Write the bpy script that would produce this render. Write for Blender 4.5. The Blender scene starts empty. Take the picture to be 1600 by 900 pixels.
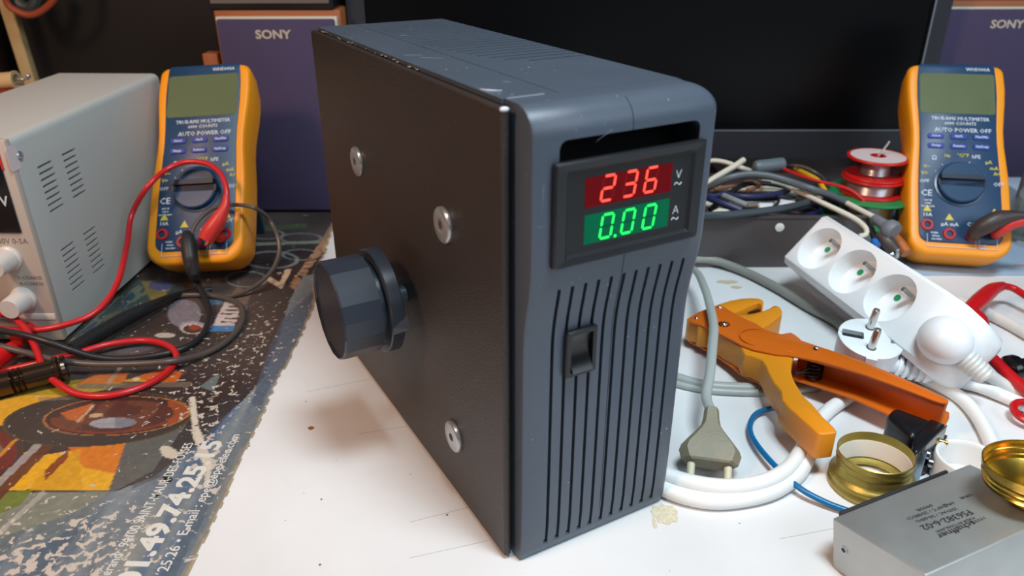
import bpy, bmesh, math, random
import numpy as np
from mathutils import Vector, Matrix, Euler
from math import pi, sin, cos, radians as rad
random.seed(7)
SC = bpy.context.scene
COL = SC.collection
# ------------------------------------------------------------ camera, world, light, exposure
FPX = 1202.96
CP = Vector((-.1439, -.2742, .3055)); CE = Euler((1.1195, .0017, -.5108))
cam = bpy.data.cameras.new('camera'); co = bpy.data.objects.new('camera', cam); COL.objects.link(co)
co.location = CP; co.rotation_euler = CE
cam.sensor_width = 36; cam.lens = FPX / 1600 * 36; cam.clip_start = .01
cam.dof.use_dof = True; cam.dof.focus_distance = .47; cam.dof.aperture_fstop = 9.0
SC.camera = co
w = bpy.data.worlds.new('world'); SC.world = w; w.use_nodes = True
w.node_tree.nodes['Background'].inputs[0].default_value = (.55, .6, .7, 1)
w.node_tree.nodes['Background'].inputs[1].default_value = .09
def area(name, loc, target, sx, sy, power, color, spread=180):
    l = bpy.data.lights.new(name, 'AREA'); l.shape = 'RECTANGLE'; l.size = sx; l.size_y = sy
    l.energy = power; l.color = color; l.spread = rad(spread)
    o = bpy.data.objects.new(name, l); COL.objects.link(o); o.location = loc
    o.rotation_euler = (Vector(target) - Vector(loc)).to_track_quat('-Z', 'Y').to_euler()
    return o
area('ceiling_lamp_light', (.10, -.29, 1.15), (.30, -.02, 0), .36, .22, 5.6, (.78, .93, 1), 116)
area('front_fill_light', (.55, -1.5, 1.05), (.1, .2, .1), 1.3, .7, 12.5, (.74, .87, 1))  # added cool fill behind the camera, brightens the box front and its sheen
area('warm_lamp_light', (-.80, -.02, .90), (-.12, .35, .05), .20, .20, 8.4, (1, .62, .41))
SC.view_settings.view_transform = 'Standard'; SC.view_settings.look = 'None'
SC.view_settings.exposure = 0.0; SC.view_settings.gamma = 1; SC.view_settings.use_curve_mapping = False

# ------------------------------------------------------------ helpers
RM = CE.to_matrix()
FW = Vector((sin(.5108), cos(.5108), 0)); RT = Vector((cos(.5108), -sin(.5108), 0))
def ray(u, v): return RM @ Vector(((u-800)/FPX, -(v-450)/FPX, -1))
def G(u, v, z=0.):                     # point of the picture on the level plane z
    d = ray(u, v); return CP + d*((z-CP.z)/d.z)
def PLn(u, v, P, n):
    d = ray(u, v); n = Vector(n); return CP + d*((Vector(P)-CP).dot(n)/d.dot(n))
def AF(u, v, t): return PLn(u, v, CP+FW*t, FW)      # on an upright plane facing the camera t metres away
def FR(t, r, z): return Vector((CP.x, CP.y, 0)) + FW*t + RT*r + Vector((0, 0, z))
def zp(x0, y0, s, pts): return [(x0+p[0]/s, y0+p[1]/s) + tuple(p[2:]) for p in pts]
def lin(c):
    if isinstance(c, str): c = tuple(int(c[i:i+2], 16) for i in (0, 2, 4))
    return tuple(((x/255)/12.92 if x/255 <= .04045 else ((x/255+.055)/1.055)**2.4) for x in c) + (1,)
MC = {}
def mat(name, col, rough=.5, metal=0., bump=0., bscale=200., var=0., vscale=40., emit=0., trans=0., coat=0., spec=.5, ecol=None, dust=0.):
    if name in MC: return MC[name]
    m = bpy.data.materials.new(name); m.use_nodes = True; nt = m.node_tree; b = nt.nodes['Principled BSDF']
    c = lin(col); b.inputs['Base Color'].default_value = c
    b.inputs['Roughness'].default_value = rough; b.inputs['Metallic'].default_value = metal
    b.inputs['Specular IOR Level'].default_value = spec
    b.inputs['Transmission Weight'].default_value = trans; b.inputs['Coat Weight'].default_value = coat
    if emit: b.inputs['Emission Color'].default_value = lin(ecol) if ecol else c; b.inputs['Emission Strength'].default_value = emit
    tc = nt.nodes.new('ShaderNodeTexCoord')
    if bump:
        n = nt.nodes.new('ShaderNodeTexNoise'); n.inputs['Scale'].default_value = bscale; n.inputs['Detail'].default_value = 3
        nt.links.new(tc.outputs['Object'], n.inputs['Vector'])
        bp = nt.nodes.new('ShaderNodeBump'); bp.inputs['Strength'].default_value = bump; bp.inputs['Distance'].default_value = .0005
        nt.links.new(n.outputs['Fac'], bp.inputs['Height']); nt.links.new(bp.outputs['Normal'], b.inputs['Normal'])
    if var:
        n = nt.nodes.new('ShaderNodeTexNoise'); n.inputs['Scale'].default_value = vscale; n.inputs['Detail'].default_value = 5
        nt.links.new(tc.outputs['Object'], n.inputs['Vector'])
        mx = nt.nodes.new('ShaderNodeMix'); mx.data_type = 'RGBA'
        mx.inputs[6].default_value = tuple(x*(1-var) for x in c[:3])+(1,); mx.inputs[7].default_value = tuple(min(1, x*(1+var)) for x in c[:3])+(1,)
        nt.links.new(n.outputs['Fac'], mx.inputs[0]); nt.links.new(mx.outputs[2], b.inputs['Base Color'])
        r = nt.nodes.new('ShaderNodeMapRange'); r.inputs[3].default_value = max(.02, rough-.12*var*2); r.inputs[4].default_value = rough+.12*var*2
        nt.links.new(n.outputs['Fac'], r.inputs[0]); nt.links.new(r.outputs[0], b.inputs['Roughness'])
    if dust:
        vo = nt.nodes.new('ShaderNodeTexVoronoi'); vo.inputs['Scale'].default_value = 240; nt.links.new(tc.outputs['Object'], vo.inputs['Vector'])
        dn = nt.nodes.new('ShaderNodeTexNoise'); dn.inputs['Scale'].default_value = 90; dn.inputs['Detail'].default_value = 1; nt.links.new(tc.outputs['Object'], dn.inputs['Vector'])
        mr = nt.nodes.new('ShaderNodeMapRange'); mr.inputs[1].default_value = .58; mr.inputs[2].default_value = .80; mr.inputs[3].default_value = 0; mr.inputs[4].default_value = dust; nt.links.new(dn.outputs['Fac'], mr.inputs[0])
        lt = nt.nodes.new('ShaderNodeMath'); lt.operation = 'LESS_THAN'; nt.links.new(vo.outputs['Distance'], lt.inputs[0]); nt.links.new(mr.outputs[0], lt.inputs[1])
        dm = nt.nodes.new('ShaderNodeMix'); dm.data_type = 'RGBA'; dm.inputs[7].default_value = lin((150, 156, 164)); nt.links.new(lt.outputs[0], dm.inputs[0])
        if var: nt.links.new(mx.outputs[2], dm.inputs[6])
        else: dm.inputs[6].default_value = c
        nt.links.new(dm.outputs[2], b.inputs['Base Color'])
    MC[name] = m; return m
def setp(o, label=None, cat=None, group=None, kind=None):
    if label: o['label'] = label
    if cat: o['category'] = cat
    if group: o['group'] = group
    if kind: o['kind'] = kind
    return o
def thing(name, label, cat, loc=(0, 0, 0), rot=(0, 0, 0), group=None):
    o = bpy.data.objects.new(name, None); COL.objects.link(o); o.empty_display_size = .02
    o.location = loc; o.rotation_euler = rot
    o.matrix_basis = Matrix.Translation(Vector(loc)) @ Euler(rot).to_matrix().to_4x4()
    return setp(o, label, cat, group)
def thingm(name, label, cat, M, group=None):
    return thing(name, label, cat, M.to_translation(), M.to_euler(), group)
def MW(o):
    M = o.matrix_basis.copy(); p = o.parent
    while p: M = p.matrix_basis @ M; p = p.parent
    return M
def link(name, me, m, parent=None, world=False, smooth=True, angle=35, label=None):
    """link a mesh; world=True: its vertices are world coordinates"""
    if parent is not None and world: me.transform(MW(parent).inverted())
    o = bpy.data.objects.new(name, me); COL.objects.link(o)
    for x in (m if isinstance(m, (list, tuple)) else [m]): me.materials.append(x)
    if parent is not None: o.parent = parent
    if smooth:
        me.shade_smooth() if hasattr(me, 'shade_smooth') else None
        try: me.set_sharp_from_angle(angle=rad(angle))
        except Exception: pass
    if label: o['label'] = label
    return o
def obj(name, bm, m, parent=None, world=False, smooth=True, angle=35, label=None, bevel=0., seg=2):
    bmesh.ops.recalc_face_normals(bm, faces=bm.faces)
    if bevel:
        es = [e for e in bm.edges if len(e.link_faces) == 2 and e.calc_face_angle(0) > rad(30)]
        bmesh.ops.bevel(bm, geom=es, offset=bevel, segments=seg, affect='EDGES', profile=.5, clamp_overlap=True)
    me = bpy.data.meshes.new(name); bm.to_mesh(me); bm.free()
    return link(name, me, m, parent, world, smooth, angle, label)
def tagm(name, bm, m, label, cat, group=None, kind=None, origin=None, **k):
    """a one-mesh thing from world coordinates, its origin put at its base"""
    o = obj(name, bm, m, **k)
    me = o.data; n = len(me.vertices); a = np.empty(n*3, 'f'); me.vertices.foreach_get('co', a); a = a.reshape(-1, 3)
    c = Vector(((a[:, 0].min()+a[:, 0].max())/2, (a[:, 1].min()+a[:, 1].max())/2, a[:, 2].min())) if origin is None else Vector(origin)
    me.transform(Matrix.Translation(-c)); o.location = c
    return setp(o, label, cat, group, kind)
def box(bm, lo, hi, M=None, mi=0):
    x0, y0, z0 = lo; x1, y1, z1 = hi
    v = [bm.verts.new(p) for p in ((x0,y0,z0),(x1,y0,z0),(x1,y1,z0),(x0,y1,z0),(x0,y0,z1),(x1,y0,z1),(x1,y1,z1),(x0,y1,z1))]
    if M is not None:
        for q in v: q.co = M @ q.co
    for f in ((0,3,2,1),(4,5,6,7),(0,1,5,4),(1,2,6,5),(2,3,7,6),(3,0,4,7)):
        bm.faces.new([v[i] for i in f]).material_index = mi
    return bm
def ring_loft(bm, rings, closed=False, cap=True, mi=0):
    vs = [[bm.verts.new(p) for p in r] for r in rings]
    n = len(vs[0]); R = list(range(len(vs)-1)) + ([len(vs)-1] if closed else [])
    for i in R:
        a, b = vs[i], vs[(i+1) % len(vs)]
        for j in range(n): bm.faces.new((a[j], a[(j+1) % n], b[(j+1) % n], b[j])).material_index = mi
    if cap and not closed:
        bm.faces.new(vs[0][::-1]).material_index = mi; bm.faces.new(vs[-1]).material_index = mi
    return vs
def prism(bm, pts, d, mi=0):
    """closed polygon pts (3D) extruded by vector d"""
    d = Vector(d); return ring_loft(bm, [[Vector(p) for p in pts], [Vector(p)+d for p in pts]], mi=mi)
def rrect(w, h, r, n=5, cx=0, cy=0):
    out = []
    for (sx, sy, a0) in ((1, 1, 0), (-1, 1, pi/2), (-1, -1, pi), (1, -1, 3*pi/2)):
        for k in range(n+1):
            a = a0+pi/2*k/n; out.append((cx+sx*(w/2-r)+r*cos(a), cy+sy*(h/2-r)+r*sin(a)))
    return out
def lathe(bm, prof, M=Matrix(), n=48, mi=0, cap=True):
    """prof: list of (radius, height) along local z"""
    rings = [[M @ Vector((r*cos(2*pi*k/n), r*sin(2*pi*k/n), h)) for k in range(n)] for r, h in prof]
    return ring_loft(bm, rings, cap=cap, mi=mi)
def axis(P, d):
    return Matrix.Translation(Vector(P)) @ Vector(d).normalized().to_track_quat('Z', 'Y').to_matrix().to_4x4()
def smoothline(pts, step=.003):
    P = [Vector(p) for p in pts]; P = [P[0]*2-P[1]] + P + [P[-1]*2-P[-2]]; out = []
    for i in range(1, len(P)-2):
        a, b, c, d = P[i-1:i+3]; n = max(2, int((c-b).length/step))
        for k in range(n):
            t = k/n; out.append(.5*((2*b)+(c-a)*t+(2*a-5*b+4*c-d)*t*t+(3*b-a-3*c+d)*t**3))
    out.append(P[-2]); return out
def tube(bm, pts, r, n=12, step=.003, flat=1., smooth=True, mi=0, closed=False):
    """round (or flattened) tube along pts; r number or list per control point"""
    L = smoothline(pts, step) if smooth else [Vector(p) for p in pts]
    if hasattr(r, '__len__'):
        q = np.linspace(0, len(r)-1, len(L)); rr = np.interp(q, range(len(r)), r)
    else: rr = [r]*len(L)
    T0 = (L[1]-L[0]).normalized(); N = T0.cross(Vector((0, 0, 1)))
    if N.length < .1: N = T0.cross(Vector((1, 0, 0)))
    N.normalize(); rings = []
    for i, p in enumerate(L):
        T = (L[min(i+1, len(L)-1)]-L[max(i-1, 0)]).normalized()
        N = (N - T*N.dot(T)).normalized(); B = T.cross(N)
        rings.append([p + N*cos(2*pi*k/n)*rr[i]*flat + B*sin(2*pi*k/n)*rr[i] for k in range(n)])
    ring_loft(bm, rings, mi=mi); return bm
def ball(bm, c, r, M=None, n=16, sc=(1, 1, 1), mi=0):
    q = bmesh.ops.create_uvsphere(bm, u_segments=n, v_segments=n//2+2, radius=r)
    for v in q['verts']:
        v.co = Vector((v.co.x*sc[0], v.co.y*sc[1], v.co.z*sc[2]))
        if M is not None: v.co = M.to_3x3() @ v.co
        v.co += Vector(c)
    for v in q['verts']:
        for f in v.link_faces: f.material_index = mi
def text_into(bm, s, size, M, extrude=.00006, align='CENTER', shear=0., sx=1., mi=0, bold=0., res=3):
    cu = bpy.data.curves.new('t', 'FONT'); cu.body = s; cu.size = size; cu.align_x = align; cu.align_y = 'CENTER'
    cu.extrude = extrude; cu.shear = shear; cu.offset = bold; cu.resolution_u = res
    o = bpy.data.objects.new('t', cu); COL.objects.link(o)
    me = bpy.data.meshes.new_from_object(o.evaluated_get(bpy.context.evaluated_depsgraph_get()))
    bpy.data.objects.remove(o); bpy.data.curves.remove(cu)
    me.transform(M @ Matrix.Diagonal((sx, 1, 1, 1)))
    k = len(bm.faces); bm.from_mesh(me); bpy.data.meshes.remove(me); bm.faces.ensure_lookup_table()
    for f in bm.faces[k:]: f.material_index = mi
def text_bounds(s, size=1., bold=0.):
    bm = bmesh.new(); text_into(bm, s, size, Matrix(), align='LEFT', bold=bold)
    xs = [v.co.x for v in bm.verts]; ys = [v.co.y for v in bm.verts]; bm.free()
    return min(xs), max(xs), min(ys), max(ys)
def boolean(o, cutter_bm):
    cutter_bm.normal_update()
    bmesh.ops.recalc_face_normals(cutter_bm, faces=cutter_bm.faces)
    me = bpy.data.meshes.new('cut'); cutter_bm.to_mesh(me); cutter_bm.free()
    c = bpy.data.objects.new('cut', me); COL.objects.link(c); c.matrix_basis = MW(o)
    md = o.modifiers.new('b', 'BOOLEAN'); md.operation = 'DIFFERENCE'; md.solver = 'EXACT'; md.object = c; md.use_self = True
    bpy.context.view_layer.update()
    new = bpy.data.meshes.new_from_object(o.evaluated_get(bpy.context.evaluated_depsgraph_get()))
    o.modifiers.clear(); o.data = new; bpy.data.objects.remove(c)
def XZ(x, z, y=0.): return Vector((x, y, z))
MXZ = Matrix(((1,0,0,0),(0,0,1,0),(0,1,0,0),(0,0,0,1)))
FRONT = Matrix.Rotation(pi/2, 4, 'X')        # text standing up in the xz plane, facing -y

# ------------------------------------------------------------ room
wallm = mat('dark_brown_wall', (58, 42, 34), .8, bump=.4, bscale=30, var=.3, vscale=5)
bm = bmesh.new(); prism(bm, [FR(1.62, -1.9, -.75), FR(1.62, 2.1, -.75), FR(1.62, 2.1, 1.9), FR(1.62, -1.9, 1.9)], FW*.1)
o = obj('wall_back', bm, wallm); setp(o, kind='structure')
bm = bmesh.new(); prism(bm, [FR(-1.6, -1.9, -.75), FR(1.62, -1.9, -.75), FR(1.62, -1.9, 1.9), FR(-1.6, -1.9, 1.9)], -RT*.1)
o = obj('wall_left', bm, wallm); setp(o, kind='structure')
bm = bmesh.new(); prism(bm, [FR(-1.6, -1.9, -.75), FR(-1.6, 2.1, -.75), FR(1.62, 2.1, -.75), FR(1.62, -1.9, -.75)], Vector((0, 0, -.1)))
o = obj('floor', bm, mat('brown_floor', (70, 55, 44), .6, var=.2)); setp(o, kind='structure')

# white laminate work table
def table_material():
    m = bpy.data.materials.new('worn_white_laminate'); m.use_nodes = True; nt = m.node_tree; b = nt.nodes['Principled BSDF']
    N, Lk = nt.nodes.new, nt.links.new
    tc = N('ShaderNodeTexCoord')
    n1 = N('ShaderNodeTexNoise'); n1.inputs['Scale'].default_value = 9; n1.inputs['Detail'].default_value = 6
    n2 = N('ShaderNodeTexNoise'); n2.inputs['Scale'].default_value = 260; n2.inputs['Detail'].default_value = 2
    vo = N('ShaderNodeTexVoronoi'); vo.inputs['Scale'].default_value = 70; vo.inputs['Randomness'].default_value = 1
    for q in (n1, n2, vo): Lk(tc.outputs['Object'], q.inputs['Vector'])
    r1 = N('ShaderNodeValToRGB'); e = r1.color_ramp.elements
    e[0].position = .3; e[0].color = lin((214, 214, 214)); e[1].position = .7; e[1].color = lin((228, 228, 229))
    Lk(n1.outputs['Fac'], r1.inputs[0])
    lt = N('ShaderNodeMath'); lt.operation = 'LESS_THAN'; lt.inputs[1].default_value = .055; Lk(vo.outputs['Distance'], lt.inputs[0])
    gt = N('ShaderNodeMath'); gt.operation = 'GREATER_THAN'; gt.inputs[1].default_value = .53; Lk(n2.outputs['Fac'], gt.inputs[0])
    ml = N('ShaderNodeMath'); ml.operation = 'MULTIPLY'; Lk(lt.outputs[0], ml.inputs[0]); Lk(gt.outputs[0], ml.inputs[1])
    mx = N('ShaderNodeMix'); mx.data_type = 'RGBA'; Lk(ml.outputs[0], mx.inputs[0]); Lk(r1.outputs[0], mx.inputs[6]); mx.inputs[7].default_value = lin((120, 112, 104))
    Lk(mx.outputs[2], b.inputs['Base Color']); b.inputs['Roughness'].default_value = .38
    return m
TT = 1.18
bm = bmesh.new(); prism(bm, [FR(-.12, -1.1, 0), FR(-.12, 1.2, 0), FR(TT, 1.2, 0), FR(TT, -1.1, 0)], (0, 0, -.03))
table = tagm('work_table', bm, table_material(), 'white laminate table top, scratched and dusty, that everything stands on', 'table', bevel=.001)
# hairline scratches / seams and dried glue marks on the top
scr = mat('hairline_scratch', (150, 140, 132), .7)
for a, b in (((480, 612), (580, 592)), ((640, 816), (735, 792)), ((640, 872), (762, 845)), ((560, 678), (650, 664)), ((1218, 842), (1302, 826))):
    bm = bmesh.new(); P, Q = G(*a), G(*b); d = (Q-P).cross(Vector((0, 0, 1))).normalized()*.00011
    prism(bm, [P-d, Q-d, Q+d, P+d], (0, 0, .00005)); obj('scratch', bm, scr, table, world=True)
glue = mat('dried_glue', (206, 198, 172), .8, var=.35, vscale=600, bump=.8, bscale=900)
def blob(name, u, v, rx, ry, m, par, h=.0004, seed=1, z=0., n=26):
    rnd = random.Random(seed); c = G(u, v, z); bm = bmesh.new(); pts = []
    for k in range(n):
        a = 2*pi*k/n; s = 1+rnd.uniform(-.18, .18); pts.append(c + RT*cos(a)*rx*s + FW*sin(a)*ry*s)
    vs = prism(bm, pts, (0, 0, h)); return obj(name, bm, m, par, world=True)
blob('glue_stain', 1040, 803, .0075, .008, glue, table, seed=3)
blob('glue_stain', 1023, 818, .0012, .004, glue, table, seed=4)
blob('glue_stain', 1136, 441, .010, .004, mat('tan_stain', (196, 180, 150), .7, var=.2), table, h=.0002, seed=5)
blob('glue_stain', 1150, 449, .005, .003, MC['tan_stain'], table, h=.0002, seed=6)
blob('glue_stain', 486, 669, .0020, .0018, mat('brown_stain', (150, 100, 50), .7), table, h=.0002, seed=6)

# ------------------------------------------------------------ printed poster sheet, worn, on the left of the table
EDGE = [(532, 330), (520, 360), (508, 395), (493, 428), (492, 476), (473, 524), (447, 572), (436, 593), (414, 642), (400, 673), (391, 691), (375, 728), (358, 767), (346, 790), (338, 811), (329, 829), (317, 850), (307, 873), (295, 900), (283, 930), (250, 1000), (200, 1100)]
def poster():
    ra, rb, ta, tb, st = -.56, .14, .16, .835, .001
    nr, nt_ = int((rb-ra)/st)+1, int((tb-ta)/st)+1
    r, t = np.meshgrid(np.linspace(ra, rb, nr), np.linspace(ta, tb, nt_))
    X = CP.x+FW.x*t+RT.x*r; Y = CP.y+FW.y*t+RT.y*r; P = np.stack([X, Y, np.full_like(X, .0004)], -1)
    R = np.array(RM); q = (P-np.array(CP))@R; u = 800+FPX*q[..., 0]/-q[..., 2]; v = 450-FPX*q[..., 1]/-q[..., 2]
    E_ = sorted((y, x) for x, y in EDGE); ex = np.interp(v, [e[0] for e in E_], [e[1] for e in E_])
    rng = np.random.RandomState(3)
    def vn(fx, fy, seed):           # smooth value noise on the sheet's own coordinates
        g = np.random.RandomState(seed).rand(64, 64); a = (r-ra)*fx; b = (t-ta)*fy
        i, j = np.floor(a).astype(int), np.floor(b).astype(int); fa, fb = a-i, b-j; fa = fa*fa*(3-2*fa); fb = fb*fb*(3-2*fb)
        w = lambda p, s: g[p % 64, s % 64]
        return (w(i, j)*(1-fa)+w(i+1, j)*fa)*(1-fb)+(w(i, j+1)*(1-fa)+w(i+1, j+1)*fa)*fb
    wob = (vn(180, 180, 1)-.5)*5
    inside = u < ex+wob*1.2
    C = np.zeros(X.shape+(3,)); S = lambda c: np.array(lin(c)[:3])
    def setm(m, c, k=1.):
        C[m] = C[m]*(1-k)+S(c)*k
    def poly(pts, grow=0.):
        m = np.zeros(u.shape, bool); n = len(pts)
        for i in range(n):
            x1, y1 = pts[i]; x2, y2 = pts[(i+1) % n]
            if y1 == y2: continue
            c = ((y1 > v) != (y2 > v)) & (u < (x2-x1)*(v-y1)/(y2-y1)+x1); m ^= c
        return m
    def ell(cx, cy, rx, ry, a=0.):
        a = rad(a); dx, dy = u-cx, v-cy; x = dx*cos(a)+dy*sin(a); y = -dx*sin(a)+dy*cos(a)
        return (x/rx)**2+(y/ry)**2
    def band(p, q, w): 
        p, q = np.array(p, float), np.array(q, float); d = q-p; L = np.hypot(*d); d /= L
        s = (u-p[0])*d[0]+(v-p[1])*d[1]; n = abs(-(u-p[0])*d[1]+(v-p[1])*d[0]); return (s > 0) & (s < L) & (n < w)
    C[:] = S((56, 44, 42)); n1 = vn(25, 25, 2)
    C *= (.7+.6*n1)[..., None]
    # blue-grey margin with streaks running along its edge
    bl = poly([(475, 430), (452, 470), (432, 540), (412, 590), (380, 625), (345, 655), (300, 700), (240, 745), (180, 768), (45, 770), (-60, 830), (-300, 1200), (700, 1200), (700, 430)])
    s = (u-ex); strk = .5*vn(70, 7, 8)+.3*vn(150, 12, 18)+.2*vn(320, 25, 19)
    cols = [(84, 96, 108), (112, 126, 138), (62, 88, 120), (128, 134, 132)]
    q_ = np.clip((strk-.3)/.4, 0, 1)[..., None]; mixc = S((82, 97, 112))*(1-q_)+S((142, 152, 158))*q_
    bb = np.clip(1-abs(s+68)/38, 0, 1)[..., None]*.8; mixc = mixc*(1-bb)+S((56, 92, 134))*bb; C[bl] = mixc[bl]
    gg = bl & (strk > .62); setm(gg, (132, 134, 122), .5); setm(bl & (s > -20), (116, 126, 130), .5)
    setm(bl & (s > -12) & (v > 700), (150, 140, 120), .5)
    setm(poly([(490, 455), (520, 470), (470, 560), (425, 600), (405, 640), (392, 630), (415, 560), (440, 500)]), (74, 86, 108), .7)
    setm(poly([(300, 660), (380, 600), (405, 590), (330, 680), (250, 745), (205, 765), (225, 720)]), (58, 54, 58), .6)
    gz2 = poly([(198, 687), (300, 650), (240, 735), (175, 770), (130, 820), (-60, 900), (-60, 800), (60, 768), (170, 766)]); setm(gz2, (120, 124, 118), .45)
    # lower left: green-grey and silver
    setm(poly([(-60, 770), (60, 770), (170, 768), (120, 800), (-60, 860)]), (126, 128, 112), .9)
    setm(poly([(0, 768), (50, 766), (30, 790), (-60, 830), (-60, 790)]), (108, 118, 40), .9)
    setm(band((-20, 850), (70, 768), 4), (170, 165, 158), .8)
    # yellow car body
    yl = poly([(-80, 640), (0, 625), (60, 606), (100, 596), (150, 590), (200, 600), (150, 612), (70, 625), (20, 650), (0, 680), (20, 700), (60, 712), (100, 706), (198, 687), (170, 766), (45, 765), (-80, 770)])
    setm(yl, (226, 166, 26)); setm(yl & (v < 618), (150, 142, 26), .8)
    setm(poly([(105, 697), (198, 687), (180, 740), (130, 730)]), (206, 110, 24), .9)
    setm(poly([(60, 745), (125, 700), (128, 766), (45, 766)]), (206, 150, 18), .8)
    setm(poly([(110, 600), (150, 586), (200, 582), (195, 597), (150, 600)]), (196, 104, 24), .9)
    # second wheel and stripes
    e = ell(-12, 705, 50, 42); setm(e < 1, (70, 50, 44)); setm((e < .6), (110, 38, 28)); setm(e < .12, (120, 100, 80))
    setm(band((-10, 775), (75, 690), 11), (96, 48, 32), .95); setm(band((-10, 762), (65, 690), 5), (160, 152, 150), .9)
    setm(poly([(70, 735), (108, 700), (106, 715), (70, 752)]), (120, 36, 20), .9)
    setm(band((-30, 740), (45, 668), 2.5), (206, 130, 30))
    # big front wheel
    e = ell(153, 655, 150, 42, -4); setm(e < 1, (58, 48, 44)); setm((e < 1) & (e > .93), (96, 84, 40), .4)
    e = ell(182, 650, 116, 30, -4); setm(e < 1, (170, 110, 60)); setm(e < .93, (60, 40, 36)); setm((e < .80) & (v > 652), (120, 54, 28)); setm((e < .62), (84, 44, 36))
    setm((e < .62) & (vn(90, 90, 5) > .55), (110, 64, 44), .7)
    setm(poly([(95, 645), (145, 630), (128, 660), (105, 655)]), (190, 96, 36)); setm(band((148, 632), (120, 660), 1.6), (190, 160, 130))
    setm((e < .95) & (u > 262) & (e > .6), (160, 76, 34), .8)
    e = ell(177, 661, 37, 8.5, -2); setm(e < 1, (150, 150, 156)); setm((e < 1) & (u > 180), (120, 122, 130)); setm(band((140, 650), (160, 648), 3), (190, 160, 120))
    # orange panel behind
    setm(poly([(190, 596), (262, 573), (285, 583), (274, 598)]), (190, 90, 26)); setm(poly([(190, 596), (215, 588), (232, 597)]), (200, 150, 30), .8)
    setm(band((120, 604), (300, 600), 4), (110, 96, 84), .8); setm(band((60, 624), (200, 616), 3), (120, 110, 96), .6)
    setm(band((168, 600), (190, 572), 3), (160, 140, 120), .8)
    # crowd near the supply, pale figures
    gz = poly([(100, 540), (215, 436), (300, 452), (262, 470), (200, 505), (130, 560)]); g3 = vn(230, 60, 9)
    setm(gz, (58, 72, 70)); setm(gz & (g3 > .5), (108, 112, 92)); setm(gz & (g3 > .75), (40, 70, 96))
    setm(poly([(220, 440), (250, 436), (262, 462), (236, 470)]), (150, 120, 46), .8); setm(ell(250, 446, 18, 8) < 1, (70, 74, 130), .8)
    setm(ell(288, 490, 26, 22) < 1, (140, 132, 144), .7); setm(ell(302, 512, 22, 10) < 1, (170, 160, 170), .8); e = ell(301, 514, 18, 8); setm(e < 1, (196, 180, 170)); setm(e < .7, (70, 48, 44)); setm(ell(304, 512, 9, 4) < 1, (150, 60, 36))
    setm(ell(258, 524, 16, 4) < 1, (190, 176, 168)); setm(ell(215, 545, 34, 6, -10) < 1, (80, 84, 104), .6)
    setm(poly([(330, 476), (345, 476), (352, 468), (322, 468)]), (70, 130, 170), .7)
    # plate with letters, arrow, chained rings, green rows
    setm(poly([(327, 518), (352, 470), (378, 474), (364, 516)]), (206, 190, 186)); setm(poly([(327, 518), (331, 509), (367, 509), (364, 518)]), (64, 124, 176))
    setm(poly([(356, 466), (370, 448), (394, 456), (384, 480)]), (120, 96, 84), .8)
    for yy in (478, 484, 490, 497, 503): setm(band((345, yy), (372, yy+1), 1.2) & (vn(260, 260, 6) > .35), (70, 40, 36))
    setm(poly([(414, 436), (422, 432), (437, 441), (446, 421), (456, 421), (440, 452)]), (206, 180, 150))
    for cx, cy, rx, ry in ((424, 406, 44, 14), (385, 436, 34, 13), (470, 372, 34, 8), (415, 366, 30, 8), (470, 398, 30, 9)):
        e = ell(cx, cy, rx, ry); setm((e < 1) & (e > .72), (138, 142, 142), .8)
    setm(band((300, 385), (500, 378), 2.2), (150, 160, 140), .7); setm(band((300, 366), (480, 352), 4), (60, 84, 40), .8)
    setm(band((456, 450), (508, 378), 6) & (vn(300, 300, 4) > .3), (170, 130, 96)); setm(band((500, 390), (525, 345), 5), (170, 130, 96), .8)
    setm(poly([(330, 590), (344, 584), (334, 612), (312, 604)]), (110, 124, 124), .8)
    C *= (.88+.24*vn(400, 400, 11))[..., None]
    # paint loss: how worn the print is, cut into ragged flecks by the material
    d = .16+.10*vn(14, 14, 41)+0*u
    d += .42*np.exp(-((u-50)**2/150**2+(v-880)**2/60**2)) + .45*np.exp(-((u-322)/30)**2-((v-715)/60)**2) + .26*np.exp(-((u-180)/100)**2-((v-820)/60)**2) + .22*np.exp(-((u-320)/70)**2-((v-610)/60)**2) + .18*np.exp(-((u-400)/60)**2-((v-520)/60)**2)
    d -= .12*np.exp(-((u-120)/110)**2-((v-720)/50)**2) + .10*(v < 470)
    fade = np.clip(.08+.4*(vn(20, 20, 51)-.3), 0, .35)[..., None]; C = C*(1-fade)+S((132, 124, 116))*fade*.8
    d = np.clip(d, 0, 1)
    setm(ell(264, 707, 15, 9, 20) < 1.0+wob*.1, (198, 186, 168)); setm(ell(260, 748, 8, 7) < 1.0+wob*.2, (40, 38, 38))
    setm(band((300, 620), (306, 672), 5+0) & (abs(wob) > .1), (206, 196, 178)); setm(band((306, 672), (328, 735), 7) & (wob < 1.4), (206, 196, 178)); setm(band((326, 735), (322, 762), 4), (200, 190, 172))
    setm((s > -4+wob*.8), (176, 150, 112), .8)
    idx = np.arange(nr*nt_).reshape(nt_, nr)
    keep = inside[:-1, :-1] & inside[1:, :-1] & inside[:-1, 1:] & inside[1:, 1:]
    F = np.stack([idx[:-1, :-1], idx[:-1, 1:], idx[1:, 1:], idx[1:, :-1]], -1)[keep]
    used = np.unique(F); rem = np.full(nr*nt_, -1); rem[used] = np.arange(len(used)); F = rem[F]
    me = bpy.data.meshes.new('printed_poster'); V = P.reshape(-1, 3)[used]
    me.vertices.add(len(V)); me.vertices.foreach_set('co', V.astype('f').ravel())
    me.loops.add(F.size); me.loops.foreach_set('vertex_index', F.astype('i').ravel())
    me.polygons.add(len(F)); me.polygons.foreach_set('loop_start', np.arange(0, F.size, 4, dtype='i')); me.update(calc_edges=True)
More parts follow.
